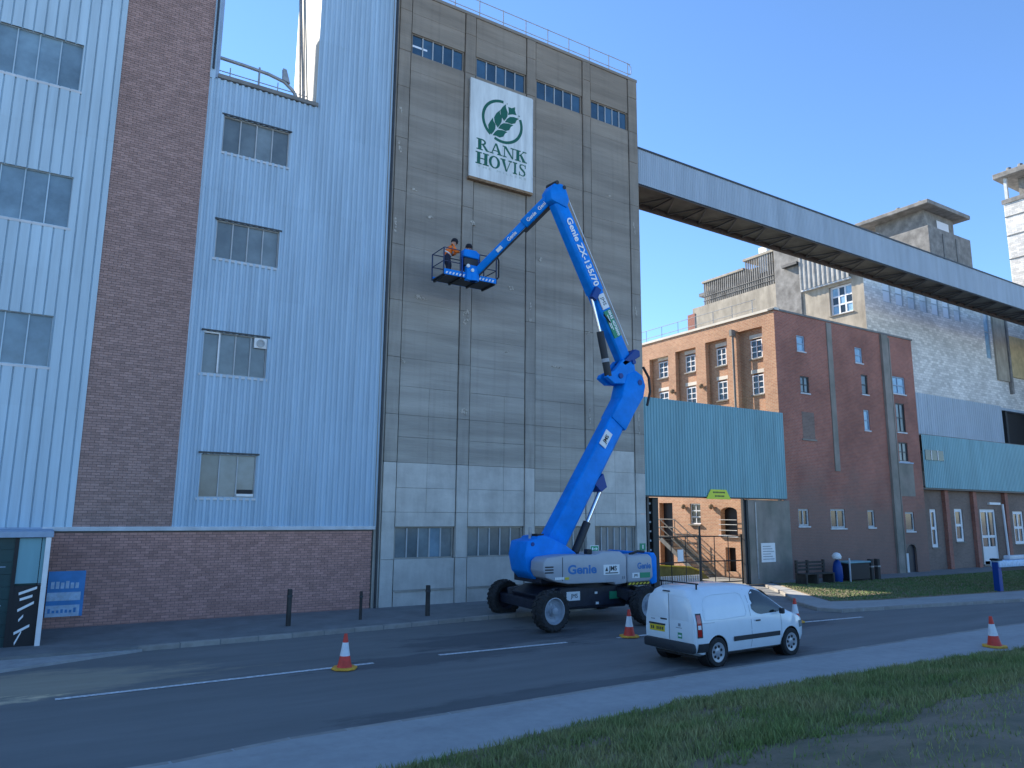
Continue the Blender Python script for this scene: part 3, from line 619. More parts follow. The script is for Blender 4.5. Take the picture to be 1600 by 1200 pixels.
# safety notices on the silo
ex = thing('exit_sign', (19.0, Y0-.06, 1.75), 'green running-figure exit sign on the concrete pier above the lift cover', 'sign')
MB().box(18.78, 19.22, Y0-.06, Y0-.04, 1.74, 2.02).build('board', M['white'], ex); MB().box(18.81, 19.19, Y0-.066, Y0-.061, 1.78, 1.99).build('green_field', mat('sign_green', (.0, .35, .15), .5), ex)
for po in ([(18.86, 1.82), (18.95, 1.86), (18.92, 1.95), (18.86, 1.93)], [(18.98, 1.86), (19.04, 1.86), (19.04, 1.91), (18.98, 1.91)], [(19.06, 1.82), (19.16, 1.88), (19.06, 1.95)]):
    MB().prism(po, Y0-.072, Y0-.067).build('pictogram', M['text_w'], ex)
ns = thing('assembly_notice', (21.6, Y0-.06, 1.3), 'small green notice above a white notice on the silo corner beside the gate', 'sign')
MB().box(21.42, 21.72, Y0-.07, Y0-.05, 1.78, 2.06).build('green_board', M['sticker_g'], ns); MB().box(21.55, 21.6, Y0-.076, Y0-.071, 1.84, 2.0).build('mark', M['text_w'], ns)
MB().box(21.40, 21.82, Y0-.07, Y0-.05, 1.05, 1.7).build('white_board', M['white'], ns)
for i in range(4): MB().box(21.46, 21.74-.05*(i % 2), Y0-.076, Y0-.071, 1.16+i*.11, 1.2+i*.11).build('print_line', M['text_b'], ns)

# ------------------------------------------------------------------ company sign
cs = thing('company_sign', (14.34, 23.98, 16.28), 'large white weathered sign board with green wheat emblem and lettering high on the silo', 'sign')
MB().box(12.87, 15.82, 23.95, 24.05, 16.3, 20.52).build('board', M['sign'], cs, bevel=.01)
MB().box(12.85, 15.84, 23.93, 24.1, 16.19, 16.295).build('rusty_ledge', M['rust'], cs)
MB().box(15.825, 15.87, 23.96, 24.1, 16.3, 20.5).build('edge_strip', M['trim'], cs)
for x in (13.3, 15.4):
    for z in (17, 19.8): MB().box(x, x+.1, 24.05, 24.16, z, z+.1).build('fixing_block', M['galv'], cs)
SY = [23.948]
def flat(po, name, m=None):
    SY[0] -= .00025; MB().prism(po, SY[0]-.003, 23.9495).build(name, m or M['green'], cs)
def arc(cx, cz, r0, r1, a0, a1, n=26, sx=1., sz=1.):
    A = [R(a0+(a1-a0)*i/n) for i in range(n+1)]
    return [(cx+math.cos(t)*r1*sx, cz+math.sin(t)*r1*sz) for t in A]+[(cx+math.cos(t)*r0*sx, cz+math.sin(t)*r0*sz) for t in A[::-1]]
flat(arc(14.37, 19.02, .82, .94, 88, 232, sx=1.04), 'emblem_arc'); flat(arc(14.37, 19.02, .82, .94, 246, 383, sx=1.04), 'emblem_arc')
def leaf(p, q, wl, wr):      # pointed leaf from p to q with two bulges
    d = Vector((q[0]-p[0], q[1]-p[1])); nn = Vector((-d.y, d.x)); pts = []
    for i in range(9): t = i/8; k = math.sin(math.pi*t)**.8; pts.append((p[0]+d.x*t+nn.x*wl*k, p[1]+d.y*t+nn.y*wl*k))
    for i in range(7, 0, -1): t = i/8; k = math.sin(math.pi*t)**.8; pts.append((p[0]+d.x*t-nn.x*wr*k, p[1]+d.y*t-nn.y*wr*k))
    return pts
flat([(13.84, 18.31), (13.72, 18.5), (13.69, 18.68), (13.78, 18.86), (13.91, 19.07), (13.94, 18.92), (14.04, 18.8), (14.03, 18.62), (13.95, 18.45)], 'wheat_grain')
flat([(14.14, 18.70), (14.0, 18.88), (13.96, 19.09), (14.06, 19.3), (14.23, 19.49), (14.25, 19.34), (14.34, 19.2), (14.32, 19.0), (14.24, 18.84)], 'wheat_grain')
flat([(14.44, 19.08), (14.29, 19.27), (14.25, 19.49), (14.36, 19.68), (14.51, 19.84), (14.53, 19.68), (14.61, 19.52), (14.6, 19.33), (14.53, 19.2)], 'wheat_grain')
flat([(14.62, 19.40), (14.66, 19.55), (14.64, 19.77), (14.8, 19.76), (14.97, 19.86), (14.96, 19.7), (15.04, 19.52), (14.84, 19.5)], 'wheat_grain')
flat([(14.47, 19.03), (14.58, 19.22), (14.72, 19.35), (14.92, 19.4), (15.16, 19.39), (15.05, 19.3), (14.98, 19.14), (14.8, 19.05), (14.62, 19.06)], 'wheat_grain')
flat([(14.16, 18.67), (14.28, 18.87), (14.42, 18.98), (14.64, 19.03), (14.89, 19.02), (14.77, 18.92), (14.69, 18.75), (14.52, 18.66), (14.34, 18.69)], 'wheat_grain')
flat([(13.91, 18.30), (14.02, 18.48), (14.14, 18.6), (14.36, 18.65), (14.61, 18.64), (14.49, 18.54), (14.41, 18.38), (14.24, 18.29), (14.08, 18.32)], 'wheat_grain')
flat([(14.56, 19.84), (14.6, 19.88), (14.57, 19.92)], 'wheat_awn'); flat([(15.14, 19.46), (15.2, 19.5), (15.15, 19.56)], 'wheat_awn')
def glyph(ch, x, z, wd, h):
    P = []; S = .26; th = .09           # stem width, serif thickness (fractions of width / height)
    r = lambda a, b_, c, d: P.append([(a, b_), (c, b_), (c, d), (a, d)])
    def stem(c, s=S, ser=.12): r(c-s/2, 0, c+s/2, 1); r(c-s/2-ser, 0, c+s/2+ser, th); r(c-s/2-ser, 1-th, c+s/2+ser, 1)
    if ch == 'R':
        stem(.24); P.append(arc(.42, .74, .145, .26, -90, 90, 14, sx=1.15)); r(.3, .925, .45, 1); r(.3, .48, .45, .555)
        P.append([(.42, .5), (.6, .5), (.9, th), (1, th), (1, 0), (.74, 0)])
    if ch == 'A':
        P.append([(.44, 1), (.56, 1), (.94, 0), (.70, 0)]); P.append([(.44, 1), (.50, .86), (.16, 0), (.09, 0)]); r(.25, .28, .72, .36); r(0, 0, .28, th); r(.6, 0, 1, th)
    if ch == 'N':
        r(.12, 0, .19, 1); r(.81, 0, .88, 1); P.append([(.06, 1), (.3, 1), (.88, .06), (.88, 0), (.78, 0)]); r(0, 0, .32, th); r(0, 1-th, .26, 1); r(.66, 1-th, 1, 1)
    if ch == 'K':
        stem(.24); P.append([(.32, .42), (.32, .52), (.78, 1), (.87, 1)]); P.append([(.42, .56), (.56, .68), (.98, 0), (.70, 0)]); r(.62, 0, 1.04, th); r(.66, 1-th, 1, 1)
    if ch == 'H':
        stem(.2); stem(.8); r(.28, .46, .72, .54)
    if ch == 'O':
        n = 28; o_ = [(.5+.5*math.cos(6.283*i/n), .5+.52*math.sin(6.283*i/n)) for i in range(n)]; i_ = [(.5+.27*math.cos(6.283*i/n), .5+.43*math.sin(6.283*i/n)) for i in range(n)]
        for i in range(n): k = (i+1) % n; P.append([o_[i], o_[k], i_[k], i_[i]])
    if ch == 'V':
        P.append([(.06, 1), (.32, 1), (.58, 0), (.46, 0)]); P.append([(.46, 0), (.56, .16), (.86, 1), (.93, 1), (.56, 0)]); r(-.02, 1-th, .42, 1); r(.7, 1-th, 1.02, 1)
    if ch == 'I': stem(.5, .34, .22)
    if ch == 'S':
        n = 22; c = [(.86, .80), (.78, .93), (.52, .98), (.26, .93), (.2, .76), (.34, .60), (.62, .46), (.80, .28), (.70, .08), (.46, .02), (.22, .08), (.12, .24)]; wv = [.04, .05, .06, .1, .14, .16, .17, .14, .1, .06, .05, .04]
        for i in range(len(c)-1):
            a, b_ = c[i], c[i+1]; d = Vector((b_[0]-a[0], b_[1]-a[1])).normalized(); nn = (-d.y, d.x)
            P.append([(a[0]+nn[0]*wv[i]*.6, a[1]+nn[1]*wv[i]*.5), (b_[0]+nn[0]*wv[i+1]*.6, b_[1]+nn[1]*wv[i+1]*.5), (b_[0]-nn[0]*wv[i+1]*.6, b_[1]-nn[1]*wv[i+1]*.5), (a[0]-nn[0]*wv[i]*.6, a[1]-nn[1]*wv[i]*.5)])
        r(.8, .7, .87, 1); r(.1, 0, .17, .32)
    b = MB()
    for po in P:
        SY[0] -= .00006; b.prism([(x+u*wd, z+v*h) for u, v in po], SY[0]-.003, 23.9495)
    b.build('letter', M['green'], cs)
x = 13.18
for ch, wd in (('R', .62), ('A', .60), ('N', .60), ('K', .58)): glyph(ch, x, 17.51, wd-.03, .48); x += wd-.005
x = 13.17
for ch, wd in (('H', .58), ('O', .55), ('V', .56), ('I', .28), ('S', .44)): glyph(ch, x, 16.9, wd-.03, .51); x += wd
text('THE MILLERS', .13, (14.38, 23.9445, 16.8), (1, 0, 0), (0, 0, 1), M['green_faint'], cs, space=1.6, width=2.3)

# =================================================================== LINK BRIDGE
br = thing('link_bridge', (21.9, 24.4, 18.4), 'long pale corrugated conveyor bridge running from the silo high over the yard', 'bridge')
zt = lambda x: 20.2-.0105*(x-21.9)
Xs = np.linspace(21.9, 71.9, 46)
for a, c in zip(Xs, Xs[1:]):
    me = sheet_mesh(lambda u, o, z: (u, 24.3-o, z+zt(u)-20.2), a-.01, c+.01, 18.42, 20.15, .12, .022, random.uniform(0, .004), 'rib').build('cladding_sheet', M['clad_b'], br, fix=False)
MB().prism([(21.9, zt(21.9)-.05), (71.9, zt(71.9)-.05), (71.9, zt(71.9)+.03), (21.9, zt(21.9)+.03)], 24.24, 26.25).build('roof_sheet', M['steel_dk'], br)
MB().prism([(21.9, 18.5), (71.9, 18.0), (71.9, 18.1), (21.9, 18.6)], 24.35, 26.2).build('floor', mat('floor_olive', (.13, .13, .11), .9, var=.2, scale=1.5), br)
MB().prism([(21.9, 18.5), (71.9, 18.0), (71.9, 19.55), (21.9, 20.1)], 26.15, 26.22).build('back_wall', M['clad_b'], br)
MB().prism([(21.9, 18.24), (71.9, 17.74), (71.9, 18.0), (21.9, 18.5)], 26.08, 26.22).build('bottom_chord', mat('rusty_steel', (.06, .045, .04), .8, var=.3, scale=5), br)
MB().prism([(21.9, 18.36), (71.9, 17.86), (71.9, 18.0), (21.9, 18.5)], 24.34, 24.42).build('bottom_chord', M['steel_dk'], br)
for i in range(22):
    x = 22.2+i*2.2; z = 18.46-.01*(x-21.9)
    MB().tube((x, 24.4, z-.06), (x, 26.1, z-.1), .05, n=6).build('cross_beam', M['steel_dk'], br)
    MB().tube((x+.05, 24.45, z-.04), (x+1.1, 26.1, z-.09), .04, n=6).build('diagonal_brace', M['steel_dk'], br)
    MB().tube((x+1.1, 26.1, z-.12), (x+2.15, 24.45, z-.06), .045, n=6).build('diagonal_brace', M['steel_dk'], br)

# =================================================================== GATEWAY SCREEN, PIER, GATES
sc = thing('gateway_screen', (26.6, 24.25, 4.05), 'teal corrugated screen spanning over the gateway between silo and red mill', 'screen')
T = FY(24.25)
clad(T, 21.95, 31.22, 4.08, 8.38, [], [], .17, .035, M['clad_s'], sc, .93)
MB().box(21.95, 31.22, 24.29, 24.44, 4.02, 4.22).build('edge_beam', M['steel_dk'], sc)
MB().box(21.95, 31.22, 24.29, 24.4, 8.1, 8.25).build('top_rail', M['steel_dk'], sc)
for x in (22.2, 25.2, 28.3, 31.0): MB().box(x, x+.12, 24.46, 24.6, 4.1 if 22.5 < x < 28 else .1, 8.2).build('steel_post', M['steel_dk'], sc)
ys = thing('overhead_sign', (26.3, 24.18, 4.0), 'yellow trapezoid warning sign hung over the gateway', 'sign')
MB().prism([(25.55, 3.98), (27.15, 3.98), (26.85, 4.42), (25.85, 4.42)], 24.165, 24.19).build('board', M['yellowgreen'], ys)
for z, n, a in ((4.29, 9, 25.98), (4.12, 7, 26.1)):
    for i in range(n): MB().box(a+i*.09, a+i*.09+.055, 24.157, 24.164, z-.035, z+.035).build('print_mark', M['text_k'], ys)
pier_w = thing('gate_side_wall', (30, 24.4, .1), 'grey rendered wall beside the gate, under the teal screen', 'wall')
MB().box(28.55, 31.6, 24.38, 24.75, .05, 4.0).build('wall_face', M['render'], pier_w, bevel=.02)
MB().box(28.42, 28.54, 24.4, 24.6, .05, 4.0).build('steel_jamb', M['gate'], pier_w)
MB().box(29.0, 29.08, 24.345, 24.38, .3, 3.9).build('conduit', M['galv'], pier_w)
nb = thing('white_notice', (29.75, 24.35, 1.1), 'white printed notice on the grey wall beside the gate', 'notice')
MB().box(29.3, 30.3, 24.34, 24.37, 1.05, 1.95).build('board', M['white'], nb)
for i in range(6): MB().box(29.4, 30.2-.12*(i % 3), 24.332, 24.339, 1.18+i*.12, 1.21+i*.12).build('print_line', M['seam'], nb)
gp = thing('gate_post', (22.75, 24.7, .1), 'thick black steel gate post beside the silo', 'post')
MB().box(22.6, 22.95, 24.55, 24.85, .02, 4.0).build('post', M['gate'], gp, bevel=.02)
for i in range(9): MB().box(22.5, 22.6, 24.66, 24.74, .5+i*.4, .58+i*.4).build('lug', M['trim'], gp)
def leaf_gate(x0, x1, y0, y1, label, n):
    g = thing('yard_gate', ((x0+x1)/2, (y0+y1)/2, .1), label, 'gate', 'pair of black yard gates')
    P = lambda t, z: (x0+(x1-x0)*t, y0+(y1-y0)*t, z)
    for z in (.2, 1.15, 2.28): MB().tube(P(0, z), P(1, z), .03, n=6).build('rail', M['gate'], g)
    for t in (0, 1): MB().tube(P(t, .08), P(t, 2.35), .045, n=8).build('stile', M['gate'], g)
    for i in range(1, n): MB().tube(P(i/n, .2), P(i/n, 2.28), .022, n=6).build('bar', M['gate'], g)
    return g
g1 = leaf_gate(22.95, 25.75, 24.75, 24.9, 'left leaf of the black barred yard gate, next to the thick post', 3)
MB().box(24.25, 24.6, 24.78, 24.8, 1.2, 1.72).build('notice_plate', M['white'], g1)
g2 = leaf_gate(25.86, 28.4, 24.95, 24.75, 'right leaf of the black barred yard gate, next to the grey wall', 3)
MB().tube((25.8, 24.92, .05), (25.8, 24.92, 2.75), .045).build('meeting_post', M['gate'], g1)
# yard things behind the gate
rp = thing('yard_ramp', (25.8, 27.0, .1), 'low olive ramp wall with a yellow edge seen through the gate', 'ramp')
MB().prism([(23.5, .12), (28.6, .12), (28.1, .45), (27.2, .72), (23.5, .95)], 27.0, 28.2).build('ramp_body', M['moss'], rp, bevel=.03)
MB().path([(23.5, 26.97, .97), (27.2, 26.97, .74), (28.1, 26.97, .47)], .03, 6).build('yellow_edge', M['yellow'], rp)
pf = thing('yard_fence', (25, 26.3, .1), 'low pale paling fence behind the left gate leaf', 'fence')
for i in range(26): MB().box(23.3+i*.15, 23.39+i*.15, 26.3, 26.33, .02, .42).build('pale', M['trim'], pf)
MB().box(23.3, 27.2, 26.335, 26.37, .12, .17).build('rail', M['trim'], pf)
STM = mat('stair_paint', (.10, .10, .095), .6, var=.2, scale=4)
st = thing('steel_stair', (30.3, 31, .1), 'dark steel external stair with handrails against the sunlit mill wall', 'stair')
MB().box(29.6, 31.1, 31.6, 33.4, 1.95, 2.03).build('landing', STM, st)
for x in (29.65, 30.75):
    MB().beam((x, 31.65, 1.95), (x, 28.7, .05), (0, 0, 1), [(-.03, -.12), (.03, -.12), (.03, .12), (-.03, .12)]).build('stringer', STM, st)
    for dz in (.55, 1.0):
        MB().tube((x, 31.6, 1.98+dz), (x, 28.7, .08+dz), .03, n=6).build('handrail', STM, st); MB().tube((x, 33.4, 1.98+dz), (x, 31.6, 1.98+dz), .03, n=6).build('handrail', STM, st)
    for i in range(4): t = i/3; y = 31.6-2.9*t; z = 1.98-1.9*t; MB().tube((x, y, z), (x, y, z+1.0), .025, n=6).build('baluster', STM, st)
for i in range(11): t = (i+.5)/11; MB().box(29.68, 30.72, 31.6-2.9*t-.13, 31.6-2.9*t+.13, 1.93-1.9*t, 1.96-1.9*t).build('tread', STM, st)
for x in (29.7, 31.0): MB().tube((x, 33.3, .02), (x, 33.3, 1.95), .04, n=6).build('leg', STM, st)

# =================================================================== RED BRICK MILL
rm = thing('brick_mill', (37.5, 24.4, .1), 'red brick flat roofed mill with sunlit left side and shaded street front', 'building')
T = FY(24.4); TL = FX(31.2)
FW = [(32.93, 33.59, 11.85, 12.70, 'sky'), (33.04, 33.75, 9.62, 10.51, 'dk'), (38.01, 38.69, 11.8, 12.69, 'sky'), (38.43, 39.02, 10.03, 11.15, 'dk'), (38.43, 38.94, 7.99, 9.14, 'sky'), (41.39, 42.76, 10.37, 11.39, 'sky'), (41.6, 42.5, 8.1, 9.8, 'dk'), (41.6, 42.5, 6.4, 7.5, 'dk')]
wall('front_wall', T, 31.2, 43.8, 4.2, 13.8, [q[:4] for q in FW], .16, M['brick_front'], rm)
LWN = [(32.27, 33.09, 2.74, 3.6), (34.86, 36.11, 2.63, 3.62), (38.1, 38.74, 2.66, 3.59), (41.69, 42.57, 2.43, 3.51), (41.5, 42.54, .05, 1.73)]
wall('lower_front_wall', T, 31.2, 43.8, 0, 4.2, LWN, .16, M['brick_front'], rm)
for a, c, d, e, k in FW: window(T, a, c, d, e, 2 if c-a > .7 else 1, 2, rm, M['glass_sky'] if k == 'sky' else M['glass'], M['trim_b'] if k == 'sky' else M['steel_dk'], .05, .09, sill=.04)
for j, (a, c, d, e) in enumerate(LWN[:4]): window(T, a, c, d, e, 2 if j < 2 else 1, 1, rm, M['glass_d'], M['steel_fr'], .08, .1, sill=.05)
MB().box(41.5, 42.54, -.2, -.12, .05, 1.73, T).build('door_leaf', M['navy'], rm)
MB().prism([(41.5, 1.73), (41.5, 1.2), (41.62, 1.5), (41.85, 1.66), (42.1, 1.7), (42.35, 1.66), (42.5, 1.5), (42.54, 1.2), (42.54, 1.73)], 24.402, 24.5).build('door_arch', M['brick_brown'], rm)
MB().box(41.55, 41.85, -.11, -.08, .1, 1.2, T).build('door_panel', M['trim'], rm)
MB().box(35.5, 35.92, -.02, .05, 5.6, 13.75, T).build('cement_strip', M['render'], rm, bevel=.01)
MB().box(40.5, 41.12, -.02, .14, .1, 13.75, T).build('cement_strip', M['render'], rm, bevel=.01)
MB().tube((41.22, 24.3, .1), (41.22, 24.3, 13.6), .06).build('downpipe', M['render'], rm)
MB().box(41.3, 42.9, -.02, .015, 4.4, 6.3, T).build('render_patch', M['render'], rm); MB().box(41.3, 42.9, -.02, .06, 6.28, 6.36, T).build('render_sill', M['trim_b'], rm)
MB().box(33.0, 34.0, -.02, .008, 7.2, 8.6, T).build('bricked_opening', M['brick_brown'], rm); MB().box(32.9, 34.1, -.02, .05, 7.1, 7.19, T).build('stone_sill', M['render'], rm)
# sunlit left wall with recessed bays
REC = [(-33.85, -32.2, 5.2, 12.75), (-31.6, -29.95, 5.2, 12.85), (-29.2, -27.6, 5.2, 12.95), (-26.95, -25.2, 5.2, 13.1)]
LOW = [(-30.8, -30.0, 2.74, 3.88), (-28.55, -27.4, 2.2, 3.7), (-28.3, -27.6, .3, 1.56), (-33.3, -32.2, .02, 3.93)]
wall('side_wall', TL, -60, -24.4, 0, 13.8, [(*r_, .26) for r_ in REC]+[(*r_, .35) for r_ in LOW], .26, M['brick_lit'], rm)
WL = [(-33.3, -32.5), (-31.02, -30.24), (-28.61, -27.9), (-26.2, -25.44)]
for (a, c), rc in zip(WL, REC):
    TB = FX(31.46); h = [(a, c, 11.5, 12.6, .1), (a, c, 9.55, 10.7, .1)]
    wall('recess_wall', TB, rc[0], rc[1], rc[2], rc[3], h, .1, M['brick_lit'], rm)
    for hh in h:
        window(TB, a, c, hh[2], hh[3]-.1, 2, 3, rm, M['glass_d'], M['winwhite'], .05, .06, sill=.1)
        MB().prism([(a, hh[3]-.1), (a+.1, hh[3]-.03), ((a+c)/2, hh[3]), (c-.1, hh[3]-.03), (c, hh[3]-.1), (c, hh[3]+.0), (a, hh[3]+.0)], -.08, .0, lambda u, o, z: TB(u, -.09+.0+(o+.08)*1.0, z)).build('window_arch', M['brick_lit'], rm)
        MB().box(a-.05, c+.05, 0, .012, hh[3], hh[3]+.2, TB).build('arch_bricks', M['cream'], rm)
window(TL, *LOW[0][:4], 2, 3, rm, M['glass_d'], M['winwhite'], .05, .12, sill=.12)
for hole in LOW[1:]: MB().box(hole[0], hole[1], -.5, -.34, hole[2], hole[3], TL).build('dark_interior', M['black'], rm)
ac = LOW[1]; mid = (ac[0]+ac[1])/2; hw = (ac[1]-ac[0])/2; seg = [(mid+hw*math.cos(R(180-18*i)), 3.7+.26*math.sin(R(18*i))) for i in range(11)]
MB().prism([(ac[0], 3.7)]+[(mid+hw*math.cos(R(180-18*i)), 3.42+.26*math.sin(R(18*i))) for i in range(11)]+[(ac[1], 3.7)], -.3, -.002, TL).build('door_arch', M['brick_lit'], rm)
for z in (2.45, 2.75, 3.0): MB().tube((31.1, 28.6, z), (31.1, 27.35, z), .02, n=6).build('balcony_rail', M['galv'], rm)
MB().box(ac[0]-.08, ac[1]+.08, -.1, .12, 2.1, 2.2, TL).build('stone_sill', M['trim'], rm)
MB().box(-60, -24.3, -.3, .07, 13.8, 13.93, TL).build('parapet_coping', M['cream'], rm)
MB().box(31.1, 43.88, -.3, .05, 13.8, 13.9, T).build('parapet_coping', M['roofgrey'], rm)
MB().box(31.5, 43.5, 24.7, 60, 13.3, 13.5).build('roof', M['roofgrey'], rm)
MB().box(43.6, 43.8, 24.42, 40, 0, 13.8).build('far_wall', M['brick_red'], rm)
MB().box(-27.15, -26.98, .02, .3, 12.9, 13.25, TL).build('hopper_head', M['roofgrey'], rm); MB().tube((31.08, 27.07, 4.3), (31.08, 27.07, 12.9), .06).build('downpipe', M['roofgrey'], rm)
for i in range(12): MB().tube((31.5, 26+i*1.4, 13.5), (31.5, 26+i*1.4, 14.75), .02, n=6).build('rail_post', M['galv'], rm)
for z in (14.25, 14.75): MB().tube((31.5, 25.8, z), (31.5, 44, z), .018, n=6).build('guard_rail', M['galv'], rm)
for y, z in ((31.2, 3.73), (29.1, 3.73), (31.8, 10.5), (29.5, 10.5)):
    lp = MB().lathe([(.02, 0), (.13, .03), (.15, .12), (.1, .2), (.02, .22)], (31.17, y, z), (-1, 0, -.2), 14)  .build('wall_lamp', M['rust'], rm, smooth=True)
    MB().tube((31.1, y, z), (30.95, y-.25, z-.1), .02, n=6).build('lamp_arm', M['steel_dk'], lp)

# =================================================================== LOW RANGE AT RIGHT
lr = thing('office_range', (52, 24.9, .1), 'low brown brick range with white windows under a teal screen at the right edge', 'building')
T = FY(24.9)
OW = [(45.15, 45.85, 1.45, 3.7), (47.9, 48.85, 1.75, 3.75), (50.95, 52.9, .3, 3.75), (55.2, 56.6, 1.5, 3.65)]
wall('brick_wall', T, 43.82, 62, 0, 4.9, OW, .18, M['brick_brown'], lr)
for j, (a, c, d, e) in enumerate(OW):
    window(T, a, c, d, e, 1 if c-a < 1 else 2, 2, lr, M['glass_d'], M['winwhite'], .16, .1, sill=.06, name='window' if j != 2 else 'door_window')
MB().box(50.95+.2, 52.7, -.09, -.05, .3, 1.4, T).build('door_base', M['winwhite'], lr)
MB().box(52.0, 53.4, 0, .15, 4.05, 4.2, T).build('canopy', M['winwhite'], lr); MB().tube((53.3, 24.5, .1), (53.1, 24.5, 4.1), .07).build('canopy_post', M['winwhite'], lr)
for x in (46.6, 49.9, 53.9, 57.5): MB().box(x, x+.4, 0, .22, 0, 4.85, T).build('brick_pier', M['brick_red'], lr)
clad(FY(24.4), 44.0, 62, 4.95, 8.1, [], [], .19, .035, M['clad_s'], lr, 1.2)
MB().box(43.85, 62, 24.45, 24.75, 4.85, 5.05).build('edge_beam', M['steel_dk'], lr); MB().box(43.85, 62, 24.42, 30, 8.05, 8.15).build('flat_roof', M['roofgrey'], lr)
MB().box(44.2, 46.2, 24.33, 24.36, 6.6, 7.2).build('high_window', M['glass_d'], lr)
for x in (44.8, 45.5): MB().box(x, x+.06, 24.31, 24.328, 6.6, 7.2).build('glazing_bar', M['winwhite'], lr)

# =================================================================== WHITE SILO MILL BEHIND
wm = thing('white_silo_mill', (60, 30, .1), 'whitewashed derelict mill block with hut-topped tower, behind the red mill', 'building')
T = FY(30); TL = FX(48.4)
FWN = [(50.7+i*1.62, 51.75+i*1.62, 18.75, 20.6) for i in range(7)]+[(65.0, 65.9, 16.2, 20.8)]
wall('white_front', T, 48.4, 72, 12.2, 23.2, FWN, .12, M['wpaint'], wm)
for j, (a, c, d, e) in enumerate(FWN): window(T, a, c, d, e, 1, 2, wm, M['winwhite'] if j in (0, 1, 4, 5) else (M['glass_sky'] if j == 7 else M['trim']), M['steel_fr'], .06, .1)
wall('lower_front', T, 48.4, 72, 0, 12.2, [(66.5, 72, 8.5, 12.0)], .5, M['clad_b'], wm)
clad(T, 44.0, 66.4, 6.5, 12.3, [], [9.5], .3, .04, M['clad_b'], wm, 1.6)
MB().box(66.5, 72, 30.4, 30.6, 8.5, 12).build('dark_opening', M['black'], wm); MB().box(67.3, 67.6, 30.1, 30.4, 8.5, 12).build('steel_column', M['steel_dk'], wm)
MB().box(66.3, 68.2, 29.85, 30.0, 14.5, 21).build('cream_panel', M['wcream'], wm); MB().box(68.6, 71.8, 29.85, 30.0, 15.0, 18.6).build('cream_panel', mat('panel_buff', (.55, .42, .22), .8, var=.15, scale=2), wm); MB().box(68.25, 68.55, 29.75, 29.99, 13.5, 21).build('drain_pipe', M['hutgrey'], wm)
MB().box(48.6, 72, 30.4, 46, 22.7, 23.0).build('roof', M['roofgrey'], wm)
SW = [(-32.8, -30.95, 17.9, 20.1), (-36.35, -35.25, 19.0, 22.6)]
wall('side_wall', TL, -37.45, -30, 0, 23.2, SW, .4, M['wcream'], wm)
window(TL, *SW[0], 3, 3, wm, lambda i, k: M['glass_d'] if (i+k) % 2 else M['glass_sky'], M['winwhite'], .12, .25, sill=.1)
MB().box(-36.35, -35.25, -.42, -.3, 19.0, 22.6, TL).build('loading_door', M['glass_sky'], wm)
MB().box(-36.5, -35.1, 0, .5, 22.6, 22.8, TL).build('door_canopy', M['steel_dk'], wm)
clad(FX(48.1), -35.0, -30.9, 20.4, 23.6, [], [], .4, .06, M['hutpale'], wm, 1.0)
MB().box(-35, -30.9, .02, .28, 20.3, 20.45, TL).build('canopy_edge', M['trim'], wm)
MB().box(48.3, 52, 35.1, 37.5, 12, 24.75).build('stair_tower', M['hutgrey'], wm, bevel=.05)
MB().box(48.35, 49.0, 37.5, 46.6, 12, 21.7).build('cream_wall', M['wcream'], wm)
MB().box(48.7, 50.4, 37.5, 45.3, 21.6, 23.7).build('louvre_back', M['wcream'], wm)
for i in range(34): y = 37.7+i*.225; zt_ = 24.45 if y < 40.6 else 23.75; MB().box(48.42, 48.5, y, y+.1, 21.7, zt_).build('louvre', M['hutgrey'], wm)
MB().box(48.35, 50.5, 37.55, 40.7, 24.45, 24.65).build('louvre_top', M['wcream'], wm); MB().box(48.35, 50.5, 40.7, 45.4, 23.75, 23.93).build('louvre_top', M['wcream'], wm)
for z in (22.1, 22.5): MB().tube((48.4, 37.6, z), (48.4, 45.3, z), .03, n=6).build('louvre_rail', M['hutgrey'], wm)
MB().box(48.3, 48.9, 46.3, 47.2, 15, 21.2).build('brick_stack', M['brick_red'], wm)
MB().box(48.5, 49.1, 38.3, 39.1, 23, 25.2).build('vent_stack', M['white'], wm)
# tower and hut above the roof
MB().box(57.9, 64.3, 30.02, 36, 23.1, 26.3).build('tower_base', M['hutgrey'], wm, bevel=.06)
for x in (59.8, 61.8): MB().box(x, x+.2, 29.95, 30.05, 23.1, 25.9).build('tower_rib', M['roofgrey'], wm)
MB().box(58.8, 63.3, 30.8, 35, 26.3, 28.05).build('hut', M['hutgrey'], wm); MB().box(60.6, 62.4, 30.74, 30.79, 26.7, 27.5).build('hut_window', M['winwhite'], wm)
MB().box(57.7, 64.2, 29.8, 36.2, 28.05, 28.4).build('hut_roof', M['hutgrey'], wm, bevel=.05)
rr = random.Random(4)
for i in range(9): x, y = 57.9+rr.uniform(0, 1.2), 30+rr.uniform(0, 6); MB().lathe([(.05, 0), (.22, .02), (.18, .16), (.03, .22)], (x, y, 28.38), (0, 0, 1), 7).build('roof_debris', M['roofgrey'], wm)
MB().lathe([(.03, 0), (.28, .03), (.3, .1), (.05, .14)], (57.85, 34.4, 26.7), (-1, -.3, 0), 16).build('satellite_dish', M['white'], wm)

